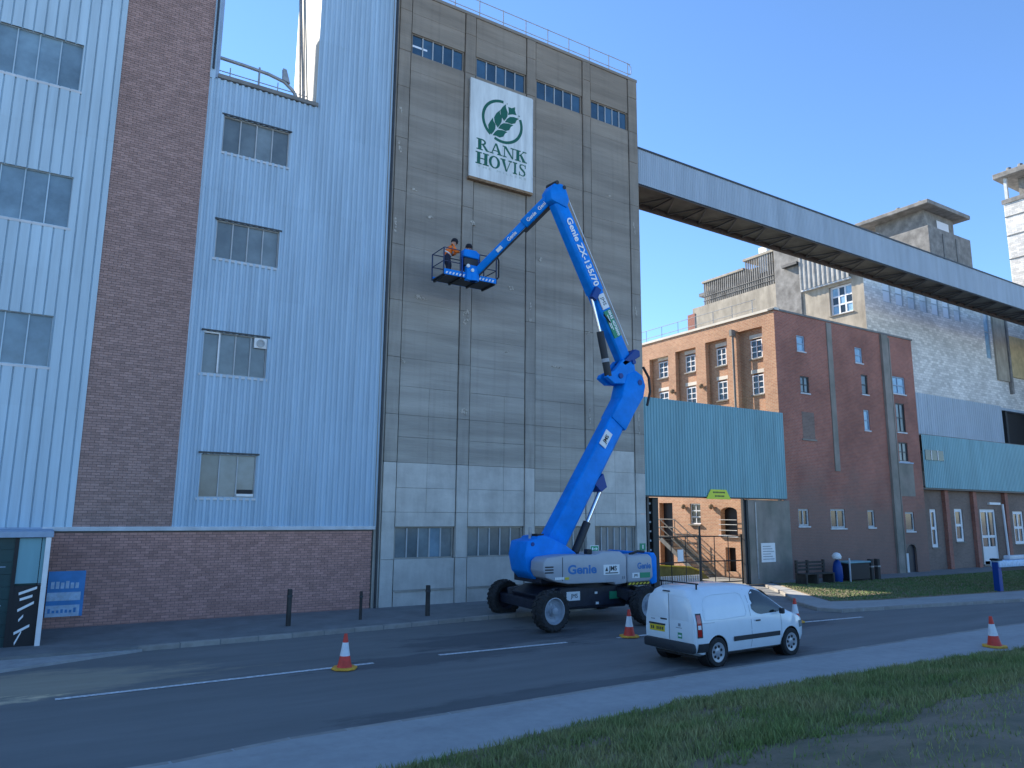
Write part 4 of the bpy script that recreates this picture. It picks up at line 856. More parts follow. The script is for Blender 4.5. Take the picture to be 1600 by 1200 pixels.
# =================================================================== FAR TOWER (right edge)
ft = thing('far_tower', (76, 28, .1), 'tall pale rendered tower with overhanging roof at the right edge', 'building')
MB().box(72, 80, 24, 30.5, 0, 31.6).build('shaft', M['wpaint'], ft, bevel=.05)
MB().box(71.9, 72.0, 24, 30.6, 31.5, 31.9).build('string_course', M['hutgrey'], ft)
MB().box(73.2, 80, 24.5, 29.6, 31.9, 34.0).build('lantern', M['hutgrey'], ft)
for y in (24.5, 27.3, 30.1): MB().box(72.1, 72.35, y, y+.25, 31.6, 34).build('roof_post', M['trim'], ft)
MB().box(71.6, 81, 23.6, 31.0, 34.0, 34.5).build('roof_slab', M['hutgrey'], ft, bevel=.05)
for i in range(7): y = 24+i*.95; MB().lathe([(.05, 0), (.25, .02), (.2, .25), (.03, .3)], (71.9, y, 34.5), (0, 0, 1), 7).build('roof_debris', M['roofgrey'], ft)
for z in (26.2, 28.4, 30.2): MB().box(71.95, 72.0, 24, 30.5, z, z+.08).build('string_course', M['roofgrey'], ft)

# =================================================================== BOOM LIFT
bl = thing('boom_lift', (14.6, 19.5, 0), 'blue articulating boom lift on big wheels with grey turntable covers, raised beside the silo', 'boom lift')
ROT = Matrix.Rotation(R(-2.5), 3, 'Z'); CC = Vector((14.6, 19.45, 0))
def CT(x, y, z): v = ROT @ Vector((x, y, 0)); return (CC.x+v.x, CC.y+v.y, z)      # chassis frame
def rbox(x0, x1, y0, y1, z0, z1): return MB().box(x0, x1, y0, y1, z0, z1, CT)
MB().prism([(-1.75, .62), (1.75, .62), (1.9, .85), (1.5, 1.1), (-1.4, 1.1), (-1.9, .88)], -.85, .85, CT).build('chassis', M['navy'], bl, bevel=.03)
MB().prism([(-1.0, .42), (1.3, .42), (1.5, .64), (-1.2, .64)], -.8, .8, CT).build('belly_pan', M['navy'], bl, bevel=.03)
MB().lathe([(.95, 0), (.95, .16), (.85, .18)], CT(0, 0, 1.05), (0, 0, 1), 28).build('slew_ring', M['black'], bl, smooth=True)
def tyre(c, ax, name='wheel', face=1, steer=0.):
    c = Vector(c); ax = Vector(ax).normalized(); wv = .21
    wh = MB().lathe([(.36, -wv*.8), (.5, -wv), (.545, -wv*.8), (.555, 0), (.545, wv*.8), (.5, wv), (.36, wv*.8)], c, ax, 36, False).build(name, M['rubber'], bl, smooth=True)
    rim = MB().lathe([(.02, wv*.5), (.13, wv*.62), (.15, wv*.3), (.26, wv*.22), (.31, wv*.35), (.345, wv*.85), (.37, wv*.83), (.37, -wv*.7), (.33, -wv*.6), (.28, -wv*.2), (.02, -wv*.2)], c, ax*face, 30).build('rim', M['rim'] if face > 0 else M['navy'], wh, smooth=True)
    MB().lathe([(.10, wv*.4), (.10, wv*.9), (.07, wv*.98), (.01, wv)], c, ax*face, 16).build('hub', M['rim'], wh, smooth=True)
    a = ax.orthogonal().normalized(); b_ = ax.cross(a); lg = MB()
    for i in range(22):
        for s in (-1, 1):
            t0 = 2*math.pi*(i+.5*(s > 0))/22
            def pt(t, r, h): return c+(a*math.cos(t)+b_*math.sin(t))*r+ax*h
            dt = .075; h0, h1 = s*.015, s*wv*1.02
            q = [pt(t0-dt, .54, h0), pt(t0+dt, .54, h0), pt(t0+dt+.12, .50, h1), pt(t0-dt+.12, .50, h1), pt(t0-dt*.8, .582, h0), pt(t0+dt*.8, .582, h0), pt(t0+dt*.8+.12, .545, h1), pt(t0-dt*.8+.12, .545, h1)]
            lg.add(q, [(0, 1, 2, 3), (4, 5, 6, 7), (0, 1, 5, 4), (1, 2, 6, 5), (2, 3, 7, 6), (3, 0, 4, 7)])
    lg.build('tread_lugs', M['rubber'], wh)['kind'] = 'stuff'
    nb_ = MB()
    for i in range(10):
        t = 2*math.pi*i/10; nb_.tube(c+(a*math.cos(t)+b_*math.sin(t))*.2+ax*face*.05, c+(a*math.cos(t)+b_*math.sin(t))*.2+ax*face*.075, .018, n=6)
    nb_.build('wheel_nuts', M['rim'], wh)['kind'] = 'stuff'; return wh
sa = Vector((.10, -1, 0))
tyre((12.42, 17.75, .58), sa, face=1); tyre((12.98, 21.2, .58), sa, face=-1); tyre((15.75, 17.45, .58), (.02, -1, 0), face=1); tyre((16.9, 21.1, .58), (.02, -1, 0), face=-1)
for x0, cx in ((-1.95, 12.5), (1.95, 15.85)):
    MB().beam((cx+.05, 18.0, .62), (cx+.32, 21.0, .62), (0, 0, 1), [(-.12, -.14), (.12, -.14), (.12, .14), (-.12, .14)]).build('axle', M['navy'], bl, bevel=.02)
    MB().beam((cx+(.1 if x0 < 0 else -.1), 18.2, .78), CT(x0*.5, -.6, .95), (0, 0, 1), [(-.14, -.16), (.14, -.16), (.14, .16), (-.14, .16)]).build('outrigger_arm', M['navy'], bl, bevel=.02)
    MB().beam((cx+(.4 if x0 < 0 else .1), 20.8, .78), CT(x0*.5, .6, .95), (0, 0, 1), [(-.14, -.16), (.14, -.16), (.14, .16), (-.14, .16)]).build('outrigger_arm', M['navy'], bl, bevel=.02)
    MB().tube((cx+.25, 18.1, .95), (cx+.25, 18.5, .95), .09).build('steer_cylinder', M['black'], bl)
# turntable
MB().prism([(12.75, 1.22), (16.7, 1.22), (16.9, 1.4), (16.9, 1.75), (12.75, 1.75)], 18.75, 20.25).build('turntable_frame', M['navy'], bl, bevel=.02)
def cover(ya, yb, flip):
    mc = MB().prism([(12.62, 1.42), (12.50, 1.62), (12.52, 1.88), (12.66, 2.0), (13.3, 2.06), (14.45, 2.05), (14.68, 2.13), (15.4, 2.13), (15.66, 1.99), (15.66, 1.16), (15.2, 1.12), (15.18, 1.20), (13.4, 1.22), (12.95, 1.3)], ya, yb).build('engine_cover', M['cover'], bl, bevel=.07, smooth=True, seg=3)
    ec = MB().prism([(15.70, 1.16), (15.70, 2.0), (16.62, 2.02), (16.74, 1.9), (16.78, 1.3), (16.6, 1.18)], ya, yb).build('rear_cover', M['cover'], bl, bevel=.07, smooth=True, seg=3)
    return mc, ec
mc, ec = cover(18.25, 18.95, 1)
MB().prism([(13.5, 1.2), (13.5, 2.0), (16.6, 2.0), (16.7, 1.2)], 20.1, 20.75).build('far_cover', M['cover'], bl, bevel=.06, smooth=True)
MB().box(13.18, 13.20, 18.245, 18.3, 1.32, 2.0).build('panel_gap', M['plastic'], mc)
for z in (1.55, 1.63, 1.71): MB().box(12.56, 12.86, 18.243, 18.3, z, z+.04).build('vent_slot', M['plastic'], mc)
MB().prism([(16.70, 1.2), (16.78, 2.05), (16.98, 2.06), (17.08, 1.9), (17.08, 1.1), (16.85, 1.05)], 18.4, 20.6).build('counterweight', M['blue'], bl, bevel=.05, smooth=True)
MB().path([(16.0, 18.5, 2.02), (16.35, 18.5, 2.1), (16.7, 18.6, 2.08)], .04, 8).build('hose', M['black'], bl)
MB().box(14.32, 14.5, 18.5, 18.7, 2.04, 2.2).build('latch_box', M['black'], bl, bevel=.02)
for i in range(6): MB().prism([(15.74+i*.15, 1.10), (15.81+i*.15, 1.10), (15.87+i*.15, 1.16), (15.80+i*.15, 1.16)], 18.26, 18.3).build('hazard_stripe', M['yellow'], ec)
MB().box(15.72, 16.66, 18.3, 18.5, 1.06, 1.17).build('bumper_strip', M['black'], bl)
# tail and riser
MB().prism([(12.43, 2.45), (12.78, 2.52), (12.86, 2.60), (13.12, 2.62), (13.9, 2.3), (14.3, 2.05), (14.3, 1.32), (13.09, 1.27), (12.69, 1.33), (12.45, 1.55), (12.34, 2.05)], 19.0, 19.95).build('tail_link', M['blue'], bl, bevel=.05, smooth=True)
MB().tube((12.62, 18.98, 2.36), (12.62, 19.97, 2.36), .06, n=12).build('pin', M['blue_d'], bl)
MB().box(12.86, 13.1, 19.1, 19.4, 2.58, 2.66).build('cable_guide', M['black'], bl); MB().tube((12.79, 19.4, 2.45), (12.79, 19.4, 2.86), .045, n=10).build('exhaust_stack', M['galv'], bl)
MB().box(12.62, 12.9, 18.985, 19.0, 1.74, 1.9).build('shield_sticker', M['sticker'], bl)
# booms ------------------------------------------------------------------
def prof(w_, h_, ch): return [(-w_/2+ch, -h_/2), (w_/2-ch, -h_/2), (w_/2, -h_/2+ch), (w_/2, h_/2-ch*.35), (w_/2-ch*.35, h_/2), (-w_/2+ch*.35, h_/2), (-w_/2, h_/2-ch*.35), (-w_/2, -h_/2+ch)]
UP = (-.84, 0, .54)
P0 = (13.66, 19.5, 2.27); P1 = (16.74, 19.5, 7.08)
pb = MB().beam(P0, P1, UP, prof(.58, .78, .13), prof(.54, .74, .13)).build('primary_boom', M['blue'], bl, bevel=.02, smooth=True)
MB().prism([(15.93, 6.50), (16.38, 7.2), (16.62, 8.02), (17.05, 8.22), (17.36, 8.06), (17.48, 7.72), (17.38, 7.3), (16.98, 6.74), (16.54, 6.06)], 19.17, 19.83).build('elbow_head', M['blue'], bl, bevel=.06, smooth=True)
MB().prism([(15.76, 7.86), (15.84, 8.0), (16.1, 8.12), (16.5, 8.56), (17.0, 8.5), (17.05, 8.1), (16.7, 7.7), (16.1, 7.66)], 19.2, 19.4).build('elbow_link', M['blue'], bl, bevel=.03)
MB().prism([(15.76, 7.86), (15.84, 8.0), (16.1, 8.12), (16.5, 8.56), (17.0, 8.5), (17.05, 8.1), (16.7, 7.7), (16.1, 7.66)], 19.6, 19.8).build('elbow_link', M['blue'], bl, bevel=.03)
MB().prism([(16.42, 8.42), (16.58, 8.32), (17.28, 8.74), (17.26, 8.95), (17.05, 8.98)], 19.2, 19.8).build('elbow_cap', M['blue_d'], bl, bevel=.03)
for x, z, r_ in ((17.2, 7.8, .1), (16.35, 7.95, .09), (16.95, 8.5, .08)): MB().tube((x, 19.15, z), (x, 19.85, z), r_, n=14).build('pin', M['blue_d'], bl)
MB().path([(17.45, 19.1, 7.0), (17.6, 19.1, 7.5), (17.55, 19.1, 8.0), (17.3, 19.1, 8.35)], .045, 8).build('hose', M['black'], bl, smooth=True)
cy = MB().tube((14.5, 19.4, 2.05), (15.0, 19.4, 3.0), .13, n=16).build('lift_cylinder', M['plastic'], bl, smooth=True); MB().tube((15.0, 19.4, 3.0), (15.62, 19.4, 4.15), .07, n=14).build('rod', M['chrome'], cy, smooth=True)
MB().prism([(15.2, 4.25), (15.5, 3.98), (15.75, 4.15), (15.6, 4.6)], 19.25, 19.7).build('cylinder_lug', M['blue_d'], bl, bevel=.02)
S0 = (16.75, 19.5, 8.55); S1 = (13.9, 19.5, 13.75); UPS = (.876, 0, .48)
sb = MB().beam(S0, (15.28, 19.5, 11.23), UPS, prof(.42, .45, .06)).build('secondary_boom', M['blue'], bl, bevel=.015, smooth=True)
sb2 = MB().beam((15.5, 19.5, 10.84), S1, UPS, prof(.48, .51, .07), prof(.46, .48, .07)).build('secondary_boom_sleeve', M['blue'], bl, bevel=.015, smooth=True)
MB().prism([(13.5, 13.7), (13.45, 14.05), (13.62, 14.32), (13.95, 14.38), (14.12, 14.2), (14.25, 13.85), (14.15, 13.55)], 19.22, 19.78).build('knuckle', M['blue'], bl, bevel=.05, smooth=True)
for x, z in ((13.72, 14.36), (14.02, 14.25)): MB().tube((x, 19.2, z), (x, 19.8, z+.05), .07, n=10).build('pin', M['plastic'], bl)
c2 = MB().tube((15.9, 19.3, 7.9), (15.56, 19.3, 9.42), .125, n=14).build('luffing_cylinder', M['plastic'], bl, smooth=True); MB().tube((15.56, 19.3, 9.42), (15.2, 19.3, 10.62), .055, n=12).build('rod', M['chrome'], c2, smooth=True)
MB().tube((15.79, 19.3, 8.38), (15.765, 19.3, 8.5), .132, n=14).build('collar', M['rim'], c2)
MB().prism([(15.1, 10.55), (15.3, 10.45), (15.5, 10.85), (15.3, 10.95)], 19.12, 19.3).build('cylinder_lug', M['blue_d'], bl)
MB().tube((15.62, 19.15, 10.0), (15.9, 19.15, 9.75), .03, n=8).build('hose_clip', M['black'], bl)
JA = Vector((13.78, 19.5, 14.08)); JB = Vector((11.98, 21.72, 11.52)); JM = JA.lerp(JB, .36)
jb = MB().beam(JA, JM+(JB-JA)*.02, (-.5, 0, .6), prof(.30, .34, .05)).build('jib_sleeve', M['blue'], bl, bevel=.012, smooth=True)
jt = MB().beam(JM, JB, (-.5, 0, .6), prof(.24, .25, .04)).build('jib_boom', M['blue'], bl, bevel=.01, smooth=True)
jd = (JB-JA).normalized(); ju = Vector((-.5, 0, .6)); ju = (ju-jd*ju.dot(jd)).normalized(); jn = jd.cross(ju)
MB().beam(JA.lerp(JB, .06)-ju*.23, JA.lerp(JB, .42)-ju*.22, ju, prof(.2, .12, .02)).build('cable_track', M['black'], bl)
MB().beam(JM-ju*.17, JB-ju*.15, ju, prof(.14, .06, .01)).build('hose_tray', M['plastic'], bl)
if jn.y > 0: jn = -jn
for f0, f1, off, par in ((.09, .20, .16, jb), (.23, .34, .16, jb), (.46, .60, .13, jt), (.66, .72, .13, jt)):
    a, c = JA.lerp(JB, f0)+jn*off, JA.lerp(JB, f1)+jn*off
    if (f1-f0) > .1:
        text('Genie', .17, (a+c)/2+jn*.006, -jd, ju, M['text_w'], par, offset=.004)
    else: MB().beam(a, c, ju, [(-.006, -.06), (.006, -.06), (.006, .06), (-.006, .06)]).build('sticker', M['sticker'], par)
# lettering on the booms
sd_ = Vector((S0[0]-S1[0], 0, S0[2]-S1[2])).normalized(); su_ = Vector((.876, 0, .48)); su_ = (su_-sd_*su_.dot(sd_)).normalized()
pc = Vector((14.80, 19.245, 12.11))
text('Genie ZX-135/70', .33, pc, sd_, su_, M['text_w'], sb2, offset=.009, width=2.5)
q = Vector((15.68, 19.275, 10.50)); MB().beam(q-sd_*.27+Vector((0, -.02, 0)), q+sd_*.27+Vector((0, -.02, 0)), su_, [(-.02, -.15), (.02, -.15), (.02, .15), (-.02, .15)]).build('sticker', M['sticker'], sb)
text('JMS', .2, q+Vector((0, -.045, 0)), sd_, su_, M['text_k'], sb)
q = Vector((16.08, 19.285, 9.77)); MB().beam(q-sd_*.5+Vector((0, -.02, 0)), q+sd_*.5+Vector((0, -.02, 0)), su_, [(-.02, -.16), (.02, -.16), (.02, .16), (-.02, .16)]).build('sticker', M['sticker_g'], sb)
text('0845 4070000', .16, q+su_*.06+Vector((0, -.045, 0)), sd_, su_, M['text_w'], sb, width=.94, offset=.004)
for k, L in ((-.07, .7), (-.13, .45)): MB().beam(q+su_*k-sd_*L*.5+Vector((0, -.044, 0)), q+su_*k+sd_*L*.3+Vector((0, -.044, 0)), su_, [(-.002, -.015), (.002, -.015), (.002, .015), (-.002, .015)]).build('print_line', M['text_w'], sb)
MB().beam(Vector((13.95, 19.25, 13.85))+su_*.245, Vector((16.6, 19.28, 9.0))+su_*.22, su_, [(-.01, -.01), (.01, -.01), (.01, .01), (-.01, .01)]).build('edge_pipe', M['sticker'], sb2)
pd = (Vector(P1)-Vector(P0)).normalized(); pu = Vector((-pd.z, 0, pd.x)); q = Vector((15.66, 19.187, 5.74))
MB().beam(q-pd*.29, q+pd*.29, pu, [(-.012, -.15), (.012, -.15), (.012, .15), (-.012, .15)]).build('sticker', M['sticker'], pb); text('JMS', .19, q+Vector((0, -.016, 0)), pd, pu, M['text_k'], pb, offset=.006)
# lettering on the covers and chassis
text('Genie', .36, (13.92, 18.246, 1.62), (1, 0, 0), (0, 0, 1), M['text_b'], mc, offset=.012, width=1.08)
MB().box(14.73, 15.36, 18.238, 18.25, 1.44, 1.74).build('sticker', M['sticker'], mc); text('JMS', .2, (15.1, 18.234, 1.62), (1, 0, 0), (0, 0, 1), M['text_k'], mc, offset=.004)
MB().prism([(14.79, 1.55), (14.9, 1.55), (14.86, 1.68)], 18.232, 18.237).build('sticker_logo', M['text_k'], mc); MB().box(14.8, 15.3, 18.233, 18.237, 1.475, 1.505).build('print_line', M['text_k'], mc)
text('11', .13, (15.52, 18.244, 1.33), (1, 0, 0), (0, 0, 1), M['text_k'], mc)
text('Genie', .26, (16.38, 18.246, 1.66), (1, 0, 0), (0, 0, 1), M['text_b'], ec, offset=.008, width=.56)
MB().box(15.88, 16.18, 18.238, 18.25, 1.30, 1.46).build('sticker', M['sticker'], ec); MB().box(16.2, 16.62, 18.238, 18.25, 1.30, 1.46).build('sticker', M['sticker_g'], ec)
text('JMS', .11, (16.03, 18.234, 1.38), (1, 0, 0), (0, 0, 1), M['text_k'], ec)
for i in range(6): MB().box(12.92+i*.055, 12.965+i*.055, 18.238, 18.252, 1.36, 1.43).build('print_mark', M['sticker'], mc)
MB().box(13.28, 13.42, 18.238, 18.252, 1.35, 1.42).build('sticker', M['yellow'], mc)
MB().box(13.55, 14.05, 18.545, 18.57, .70, .96).build('chassis_sticker', M['sticker'], bl); text('JMS', .17, (13.84, 18.54, .83), (1, 0, 0), (0, 0, 1), M['text_k'], bl)
MB().box(15.2, 15.62, 18.545, 18.57, .68, .9).build('chassis_sticker', M['sticker_g'], bl)
for x, z, s in ((14.62, .86, .09), (14.66, .55, .1), (15.8, .82, .12)): MB().box(x, x+s, 18.53, 18.57, z, z+s*.7).build('chassis_label', M['sticker'], bl)
MB().box(13.3, 16.1, 18.56, 18.66, .5, 1.08).build('side_box', M['navy'], bl, bevel=.02)
# platform ----------------------------------------------------------------
FX0, FX1, FYa, FYb, FZ = 10.76, 12.84, 21.72, 22.62, 11.28
MB().box(FX0, FX1, FYa, FYb, FZ, FZ+.04).build('platform_floor', M['plastic'], bl)
for x in (FX0+.05, 11.4, 12.1, FX1-.1): MB().box(x, x+.06, FYa, FYb, FZ-.06, FZ-.002).build('floor_beam', M['black'], bl)
MB().box(FX0, 11.62, FYa-.02, FYa, FZ, FZ+.2).build('toe_board', M['blue'], bl); MB().box(12.05, FX1, FYa-.02, FYa, FZ, FZ+.18).build('toe_board', M['blue'], bl); MB().box(FX0, FX1, FYb, FYb+.02, FZ, FZ+.15).build('toe_board', M['blue'], bl)
for x0, n in ((FX0+.06, 6), (12.12, 5)):
    for i in range(n): MB().prism([(x0+i*.13, FZ+.03), (x0+.06+i*.13, FZ+.03), (x0+.1+i*.13, FZ+.11), (x0+.04+i*.13, FZ+.11)], FYa-.028, FYa-.021).build('hazard_stripe', M['sticker'], bl)
for y in (FYa, FYb):
    for z in (.48, 0.95):
        if y == FYa:
            MB().tube((FX0, y, FZ+z), (11.4, y, FZ+z), .018, n=6).build('platform_rail', M['railpaint'], bl); MB().tube((12.15, y, FZ+z), (FX1, y, FZ+z), .018, n=6).build('platform_rail', M['railpaint'], bl)
        else: MB().tube((FX0, y, FZ+z), (FX1, y, FZ+z), .018, n=6).build('platform_rail', M['railpaint'], bl)
    for x in (FX0, 11.4, 12.15, FX1): MB().tube((x, y, FZ), (x, y, FZ+0.95), .025, n=6).build('platform_post', M['railpaint'], bl)
for x in (FX0, FX1):
    for z in (.48, 0.95): MB().tube((x, FYa, FZ+z), (x, FYb, FZ+z), .018, n=6).build('platform_rail', M['railpaint'], bl)
MB().path([(FX1, FYa, FZ+1.1), (FX1+.16, FYa+.1, FZ+.9), (FX1+.16, FYa+.1, FZ+.3), (FX1, FYa, FZ+.15)], .03, 8).build('cable_loop', M['black'], bl, smooth=True)
MB().box(11.6, 12.08, 21.6, 21.8, 11.2, 11.75).build('platform_mount', M['blue'], bl, bevel=.02); MB().lathe([(.14, 0), (.14, .42)], (11.9, 21.66, 11.2), (0, 0, 1), 16).build('rotator', M['blue'], bl, smooth=True)
MB().prism([(11.47, 12.02), (12.08, 12.0), (12.1, 12.2), (11.95, 12.3), (11.5, 12.3)], 21.6, 21.95).build('console_hood', M['blue'], bl, bevel=.03); MB().box(11.5, 12.06, 21.64, 21.92, 11.72, 12.0).build('console_body', M['plastic'], bl, bevel=.02)
for x, z in ((11.62, 11.68), (11.8, 11.55)): MB().lathe([(.02, 0), (.06, .02), (.065, .08), (.03, .09)], (x, 21.62, z), (0, -1, 0), 12).build('work_light', M['sticker'], bl, smooth=True)
for x in (11.46, 12.1): MB().tube((x, 21.7, FZ), (x, 21.7, 12.05), .03, n=8).build('console_post', M['blue_d'], bl)

# =================================================================== PEOPLE
def skin(name, verts, edges, radii, m, parent=None, root=0, sub=2):
    org = ORG.get(parent.name, (0, 0, 0)) if parent else (0, 0, 0)
    me = bpy.data.meshes.new(name); me.from_pydata([tuple(Vector(v)-Vector(org)) for v in verts], edges, []); o = bpy.data.objects.new(name, me); COL.objects.link(o)
    o.modifiers.new('s', 'SKIN')
    if not me.skin_vertices: return o
    for i, r_ in enumerate(radii): me.skin_vertices[0].data[i].radius = (r_, r_) if not isinstance(r_, tuple) else r_
    for i in range(len(verts)): me.skin_vertices[0].data[i].use_root = (i == root)
    sbm = o.modifiers.new('d', 'SUBSURF'); sbm.levels = sub; sbm.render_levels = sub
    bpy.context.view_layer.update()
    m2 = bpy.data.meshes.new_from_object(o.evaluated_get(bpy.context.evaluated_depsgraph_get())); m2.name = name
    o.modifiers.clear(); o.data = m2; bpy.data.meshes.remove(me); m2.materials.clear(); m2.materials.append(m); shade(m2, 180)
    if parent: o.parent = parent; ORG[o.name] = org
    return o
def person(base, f, pts, label, jacket, hat=True):
    """base: feet point, f: facing angle; pts: joints in (forward, left, up)"""
    B = Vector(base); c, s = math.cos(f), math.sin(f)
    W = lambda p: (B.x+p[0]*c-p[1]*s, B.y+p[0]*s+p[1]*c, B.z+p[2])
    root = thing('person', base, label, 'person', 'workers in the platform')
    J = pts; V = []; E_ = []; Rr = []
    def v(p, r_, frm=None): V.append(W(p)); Rr.append(r_); (E_.append((frm, len(V)-1)) if frm is not None else None); return len(V)-1
    pel = v(J['hip'], (.105, .085)); wa = v([(a+b_)/2 for a, b_ in zip(J['hip'], J['chest'])], (.095, .08), pel); ch = v(J['chest'], (.105, .085), wa); nk = v(J['neck'], .06, ch)
    hd0 = v(J['head0'], (.075, .085), nk); hd1 = v(J['head1'], (.088, .10), hd0); v(J['head2'], (.07, .08), hd1)
    tip = {}
    for sgn, k in ((1, 'L'), (-1, 'R')):
        sh = v(J['sh'+k], .055, ch); el = v(J['el'+k], .05, sh); wr = v(J['wr'+k], .033, el); hn = v(J['ha'+k], (.042, .025), wr); d = (Vector(J['ha'+k])-Vector(J['wr'+k])).normalized(); sd2 = Vector((-d.y, d.x, 0)).normalized()
        for off, L in ((-.03, .075), (-.01, .09), (.01, .085), (.03, .065)):
            a = Vector(J['ha'+k])+d*.045+sd2*off; m1 = v(tuple(a), .0095, hn); v(tuple(a+d*L*.55+Vector((0, 0, -.02))), .0085, m1)
        a = Vector(J['ha'+k])+sd2*.045*sgn*-1; m1 = v(tuple(a), .011, hn); v(tuple(a+d*.04), .009, m1)
        hi = v(J['hi'+k], .075, pel); kn = v(J['kn'+k], .066, hi); an = v(J['an'+k], .045, kn); to = v(J['to'+k], .045, an)
    body = skin('body', V, E_, Rr, M['skin'], root)
    # jacket and trousers over it
    JV = [W((J['hip'][0]-.02, J['hip'][1], J['hip'][2]-.03)), W([(a+b_)/2 for a, b_ in zip(J['hip'], J['chest'])]), W(J['chest']), W([(a*.45+b_*.55) for a, b_ in zip(J['chest'], J['neck'])])]; JR = [(.175, .145), (.165, .135), (.15, .125), .095]; JE = [(0, 1), (1, 2), (2, 3)]
    for k in 'LR':
        n0 = len(JV); JV += [W(J['sh'+k]), W(J['el'+k]), W([a*.15+b_*.85 for a, b_ in zip(J['el'+k], J['wr'+k])])]; JR += [.088, .072, .058]; JE += [(2, n0), (n0, n0+1), (n0+1, n0+2)]
    jk = skin('jacket', JV, JE, JR, jacket, root)
    TV = [W((J['hip'][0], J['hip'][1], J['hip'][2]-.01)), W([a*.5+b_*.5 for a, b_ in zip(J['hip'], J['chest'])])]; TR = [(.14, .125), (.14, .12)]; TE = [(0, 1)]
    for k in 'LR':
        n0 = len(TV); TV += [W(J['hi'+k]), W(J['kn'+k]), W([a*.12+b_*.88 for a, b_ in zip(J['kn'+k], J['an'+k])])]; TR += [.098, .08, .066]; TE += [(0, n0), (n0, n0+1), (n0+1, n0+2)]
    skin('trousers', TV, TE, TR, M['cloth'], root)
    for k in 'LR': skin('boot', [W(J['an'+k]), W([a*.5+b_*.5 for a, b_ in zip(J['an'+k], J['to'+k])]), W(J['to'+k])], [(0, 1), (1, 2)], [.06, .058, .05], M['boot'], root)
    # hat, face
    h1 = Vector(J['head1']); h2 = Vector(J['head2']); h0 = Vector(J['head0']); upv = (h2-h0).normalized()
    MB().lathe([(.122, -.01), (.128, .03), (.118, .09), (.08, .14), (.02, .16)], W(tuple(h1+upv*.01)), Vector(W(tuple(h1+upv)))-Vector(W(tuple(h1))), 18).build('hat', M['hat'], root, smooth=True)
    fd = Vector((1, 0, -.1)); lf = Vector((0, 1, 0))
    MB().tube(W(tuple(h1+fd*.10-upv*.03)), W(tuple(h1+fd*.135-upv*.05)), .02, .012, 8).build('nose', M['skin'], root, smooth=True)
    for sg_ in (-1, 1):
        MB().lathe([(.001, 0), (.013, .004), (.001, .01)], W(tuple(h1+fd*.1+lf*.035*sg_-upv*.012)), (c, s, 0), 8).build('eye', M['hat'], root); MB().lathe([(.005, -.01), (.03, 0), (.005, .01)], W(tuple(h1+lf*.1*sg_-upv*.02)), (-s, c, 0), 8).build('ear', M['skin'], root)
    MB().box(-.02, .02, -.003, .003, -.004, .004, lambda x, y, z: W((h1.x+.105+y, h1.y+x, h1.z-.075+z))).build('mouth', M['boot'], root)
    return root, W, J, jk
J1 = dict(hip=(-.08, 0, .80), chest=(.06, 0, 1.10), neck=(.15, 0, 1.25), head0=(.18, 0, 1.29), head1=(.215, 0, 1.36), head2=(.225, 0, 1.42),
          shL=(.08, .19, 1.16), elL=(.22, .22, .98), wrL=(.38, .16, 1.08), haL=(.44, .13, 1.11), shR=(.08, -.19, 1.16), elR=(.20, -.25, .95), wrR=(.36, -.2, .98), haR=(.42, -.18, 1.0),
          hiL=(-.06, .1, .76), knL=(.06, .12, .44), anL=(-.04, .13, .08), toL=(.14, .15, .05), hiR=(-.06, -.1, .76), knR=(.03, -.12, .43), anR=(-.10, -.13, .08), toR=(.08, -.15, .05))
p1, W1, _, jk1 = person((11.2, 22.28, 11.325), R(-8), J1, 'worker in orange high visibility jacket leaning at the left end of the raised platform', M['hivis'])
def band(W, p, q, r_, h, par):
    a, b_ = Vector(W(p)), Vector(W(q)); d = (b_-a).normalized(); MB().lathe([(r_, -h), (r_+.004, 0), (r_, h)], a, d, 20).build('reflective_band', M['tape'], par, smooth=True)
for p_, q_, r_ in (((-.04, 0, .90), (.02, 0, 1.0), .172), ((.02, 0, 1.02), (.08, 0, 1.12), .176)): band(W1, p_, q_, r_, .02, jk1)
J2 = dict(hip=(-.15, 0, .62), chest=(-.02, 0, .98), neck=(.03, 0, 1.17), head0=(.05, 0, 1.22), head1=(.07, 0, 1.30), head2=(.075, 0, 1.36),
          shL=(0, .18, 1.08), elL=(.08, .26, .86), wrL=(.26, .2, .82), haL=(.33, .17, .83), shR=(0, -.18, 1.08), elR=(.08, -.26, .86), wrR=(.26, -.2, .82), haR=(.33, -.17, .83),
          hiL=(-.12, .1, .58), knL=(.2, .14, .46), anL=(-.05, .14, .08), toL=(.13, .16, .05), hiR=(-.12, -.1, .58), knR=(.18, -.14, .46), anR=(-.07, -.14, .08), toR=(.1, -.16, .05))
person((12.02, 22.38, 11.325), R(-80), J2, 'worker in dark clothing and beanie behind the blue platform console', M['cloth'])

# =================================================================== VAN
vn = thing('white_van', (13.9, 12.7, 0), 'small white panel van parked on the road with roof bar and dark rub strip', 'van')
VA = R(2.5); vc, vsn = math.cos(VA), math.sin(VA); VO = (12.85, 12.80)
def VT(x, y, z):
    x = x*.77 if x < 0 else x*.96; y *= .885; return (VO[0]+x*vc-y*vsn, VO[1]+x*vsn+y*vc, z*.94)
XS = [-.86, -.84, -.78, -.6, -.3, 0, .4, .8, 1.2, 1.6, 1.8, 2.0, 2.2, 2.4, 2.6, 2.75, 2.9, 3.1, 3.3, 3.42, 3.5, 3.52]
ZT = lambda x: float(np.interp(x, [-.86, -.82, -.7, -.4, .3, 1.2, 1.6, 1.8, 2.1, 2.4, 2.65, 2.8, 3.0, 3.2, 3.38, 3.48, 3.52], [1.62, 1.72, 1.775, 1.80, 1.815, 1.80, 1.76, 1.715, 1.54, 1.33, 1.15, 1.075, 1.03, .97, .88, .76, .62]))
